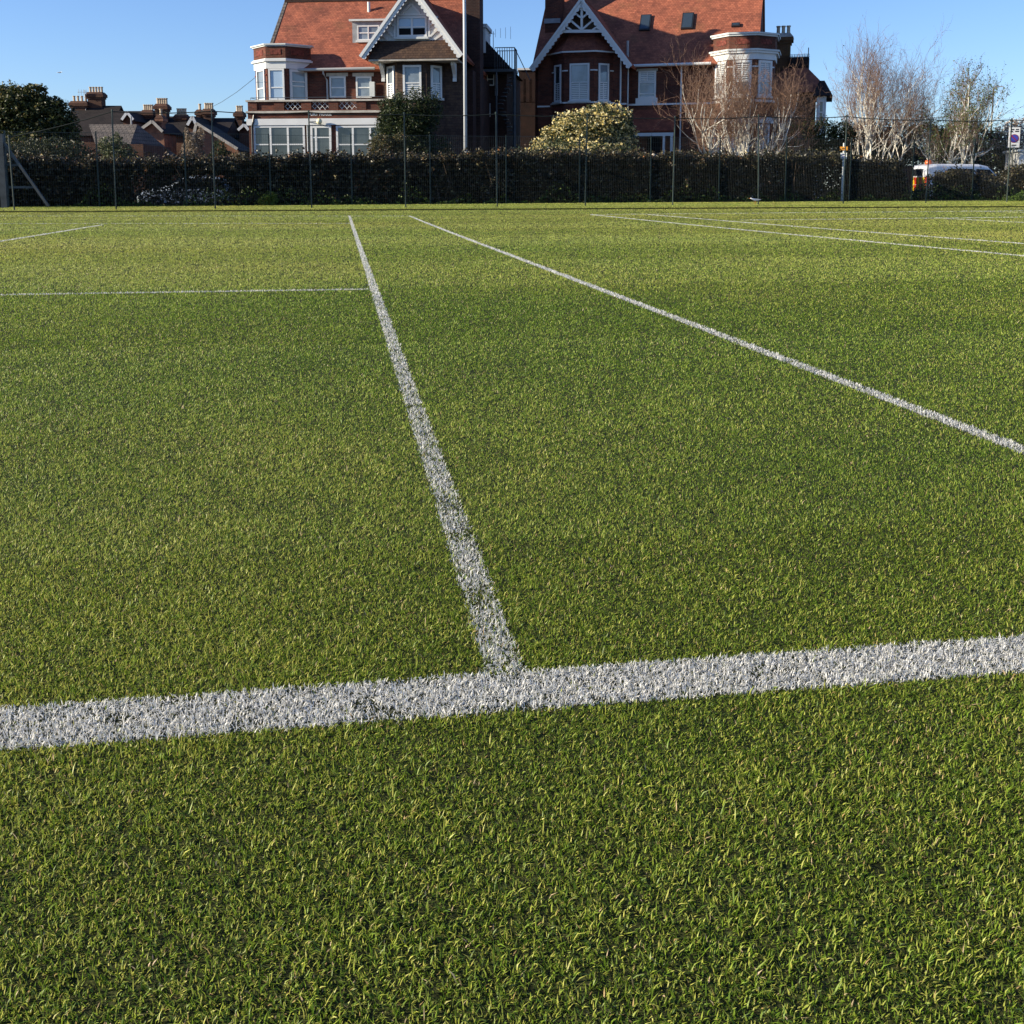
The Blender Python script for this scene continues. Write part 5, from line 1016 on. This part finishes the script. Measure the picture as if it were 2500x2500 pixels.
car, cbod = vehicle('car', (p[0], p[1]+.3, -.3), R(-2), [(0, .70, .55, .35, .62, .74), (.12, .82, .62, .24, .68, .84), (.9, .86, .66, .22, .78, .96), (1.35, .86, .64, .22, .86, 1.12), (1.9, .86, .60, .22, .88, 1.42), (2.6, .86, .60, .22, .88, 1.47), (3.3, .86, .60, .22, .88, 1.38), (3.8, .84, .58, .24, .86, 1.10), (4.05, .78, .55, .30, .75, .98)], [(.75, .86, .31), (3.25, .86, .31)],
        'pale silver car parked behind the left hedge, seen through its leaves', 'car', 'car')
for s in (-1, 1): MB().prism([(1.45, .92), (3.6, .92), (3.25, 1.32), (1.95, 1.36)], s*.80-.05, s*.80+.02, 'y').build('side_window', M['vglass'], car)
MB().hull([(1.28, -.60, 1.06), (1.28, .60, 1.06), (1.84, .56, 1.40), (1.84, -.56, 1.40)], [(1.24, -.60, 1.10), (1.24, .60, 1.10), (1.80, .56, 1.44), (1.80, -.56, 1.44)]).build('windscreen', M['vglass'], car)

# ------------------------------------------------------------------ gulls
def gull_body(m, L=.36):
    prof = [(-.5, .005, .0), (-.38, .035, -.01), (-.2, .085, -.015), (0, .115, -.01), (.18, .10, .02), (.30, .065, .07), (.38, .062, .115), (.45, .045, .12), (.49, .016, .112)]
    vs = []; n = 12
    for x, r, z in prof: vs += [(x*L, r*L*.9*math.cos(2*math.pi*k/n), z*L+r*L*math.sin(2*math.pi*k/n)) for k in range(n)]
    m.add(vs, [(i*n+k, i*n+(k+1) % n, (i+1)*n+(k+1) % n, (i+1)*n+k) for i in range(len(prof)-1) for k in range(n)]+[tuple(range(n))[::-1], tuple(range((len(prof)-1)*n, len(prof)*n))]); return m
p = on_line(1845, fl0-np.array([0, .1]), fl1-np.array([0, .1])); g1 = thing('gull', (p[0], p[1], float(gz(*p))+.02), R(168), 'small white gull standing on the grass by a fence post', 'bird'); Lg = .34
def off(b, dz): b.v = [(x, y, z+dz) for x, y, z in b.v]; return b
off(gull_body(MB(), Lg), .17).build('body', M['gull_w'], g1, True)
for s in (-1, 1):
    w_ = MB(); w_.hull([(.17*Lg, s*.10*Lg, .05*Lg), (-.15*Lg, s*.105*Lg, -.05*Lg), (-.58*Lg, s*.03*Lg, .02*Lg), (-.1*Lg, s*.07*Lg, .10*Lg)], [(.17*Lg, s*.115*Lg, .05*Lg), (-.15*Lg, s*.125*Lg, -.05*Lg), (-.58*Lg, s*.045*Lg, .02*Lg), (-.1*Lg, s*.085*Lg, .11*Lg)]); off(w_, .17).build('wing', M['gull_g'], g1)
    MB().tube([(.0, s*.025, .14), (.005, s*.025, .05), (0, s*.025, 0), (.04, s*.025, -.005)], .006, 5).build('leg', M['beak'], g1)
off(MB().tube([(.48*Lg, 0, .112*Lg), (.62*Lg, 0, .095*Lg)], [.011, .003], 6), .17).build('beak', M['beak'], g1)
p = W(145.5, 95, 177); g2 = thing('gull', p, R(40), 'white gull gliding in the sky above the far roofs', 'bird'); Lg = .42
gull_body(MB(), Lg).build('body', M['gull_w'], g2, True)
for s in (-1, 1):
    pl = [(.16, .08), (.22, .45), (.02, 1.15), (-.04, 1.18), (-.02, .5), (-.14, .08)]; zz = [0, .10, .02, .02, .10, 0]
    MB().hull([(x*Lg, s*y*Lg, z*Lg) for (x, y), z in zip(pl, zz)], [(x*Lg, s*y*Lg, z*Lg+.012) for (x, y), z in zip(pl, zz)]).build('wing', M['gull_w'], g2)
MB().tube([(.48*Lg, 0, .112*Lg), (.60*Lg, 0, .10*Lg)], [.012, .003], 6).build('beak', M['beak'], g2)
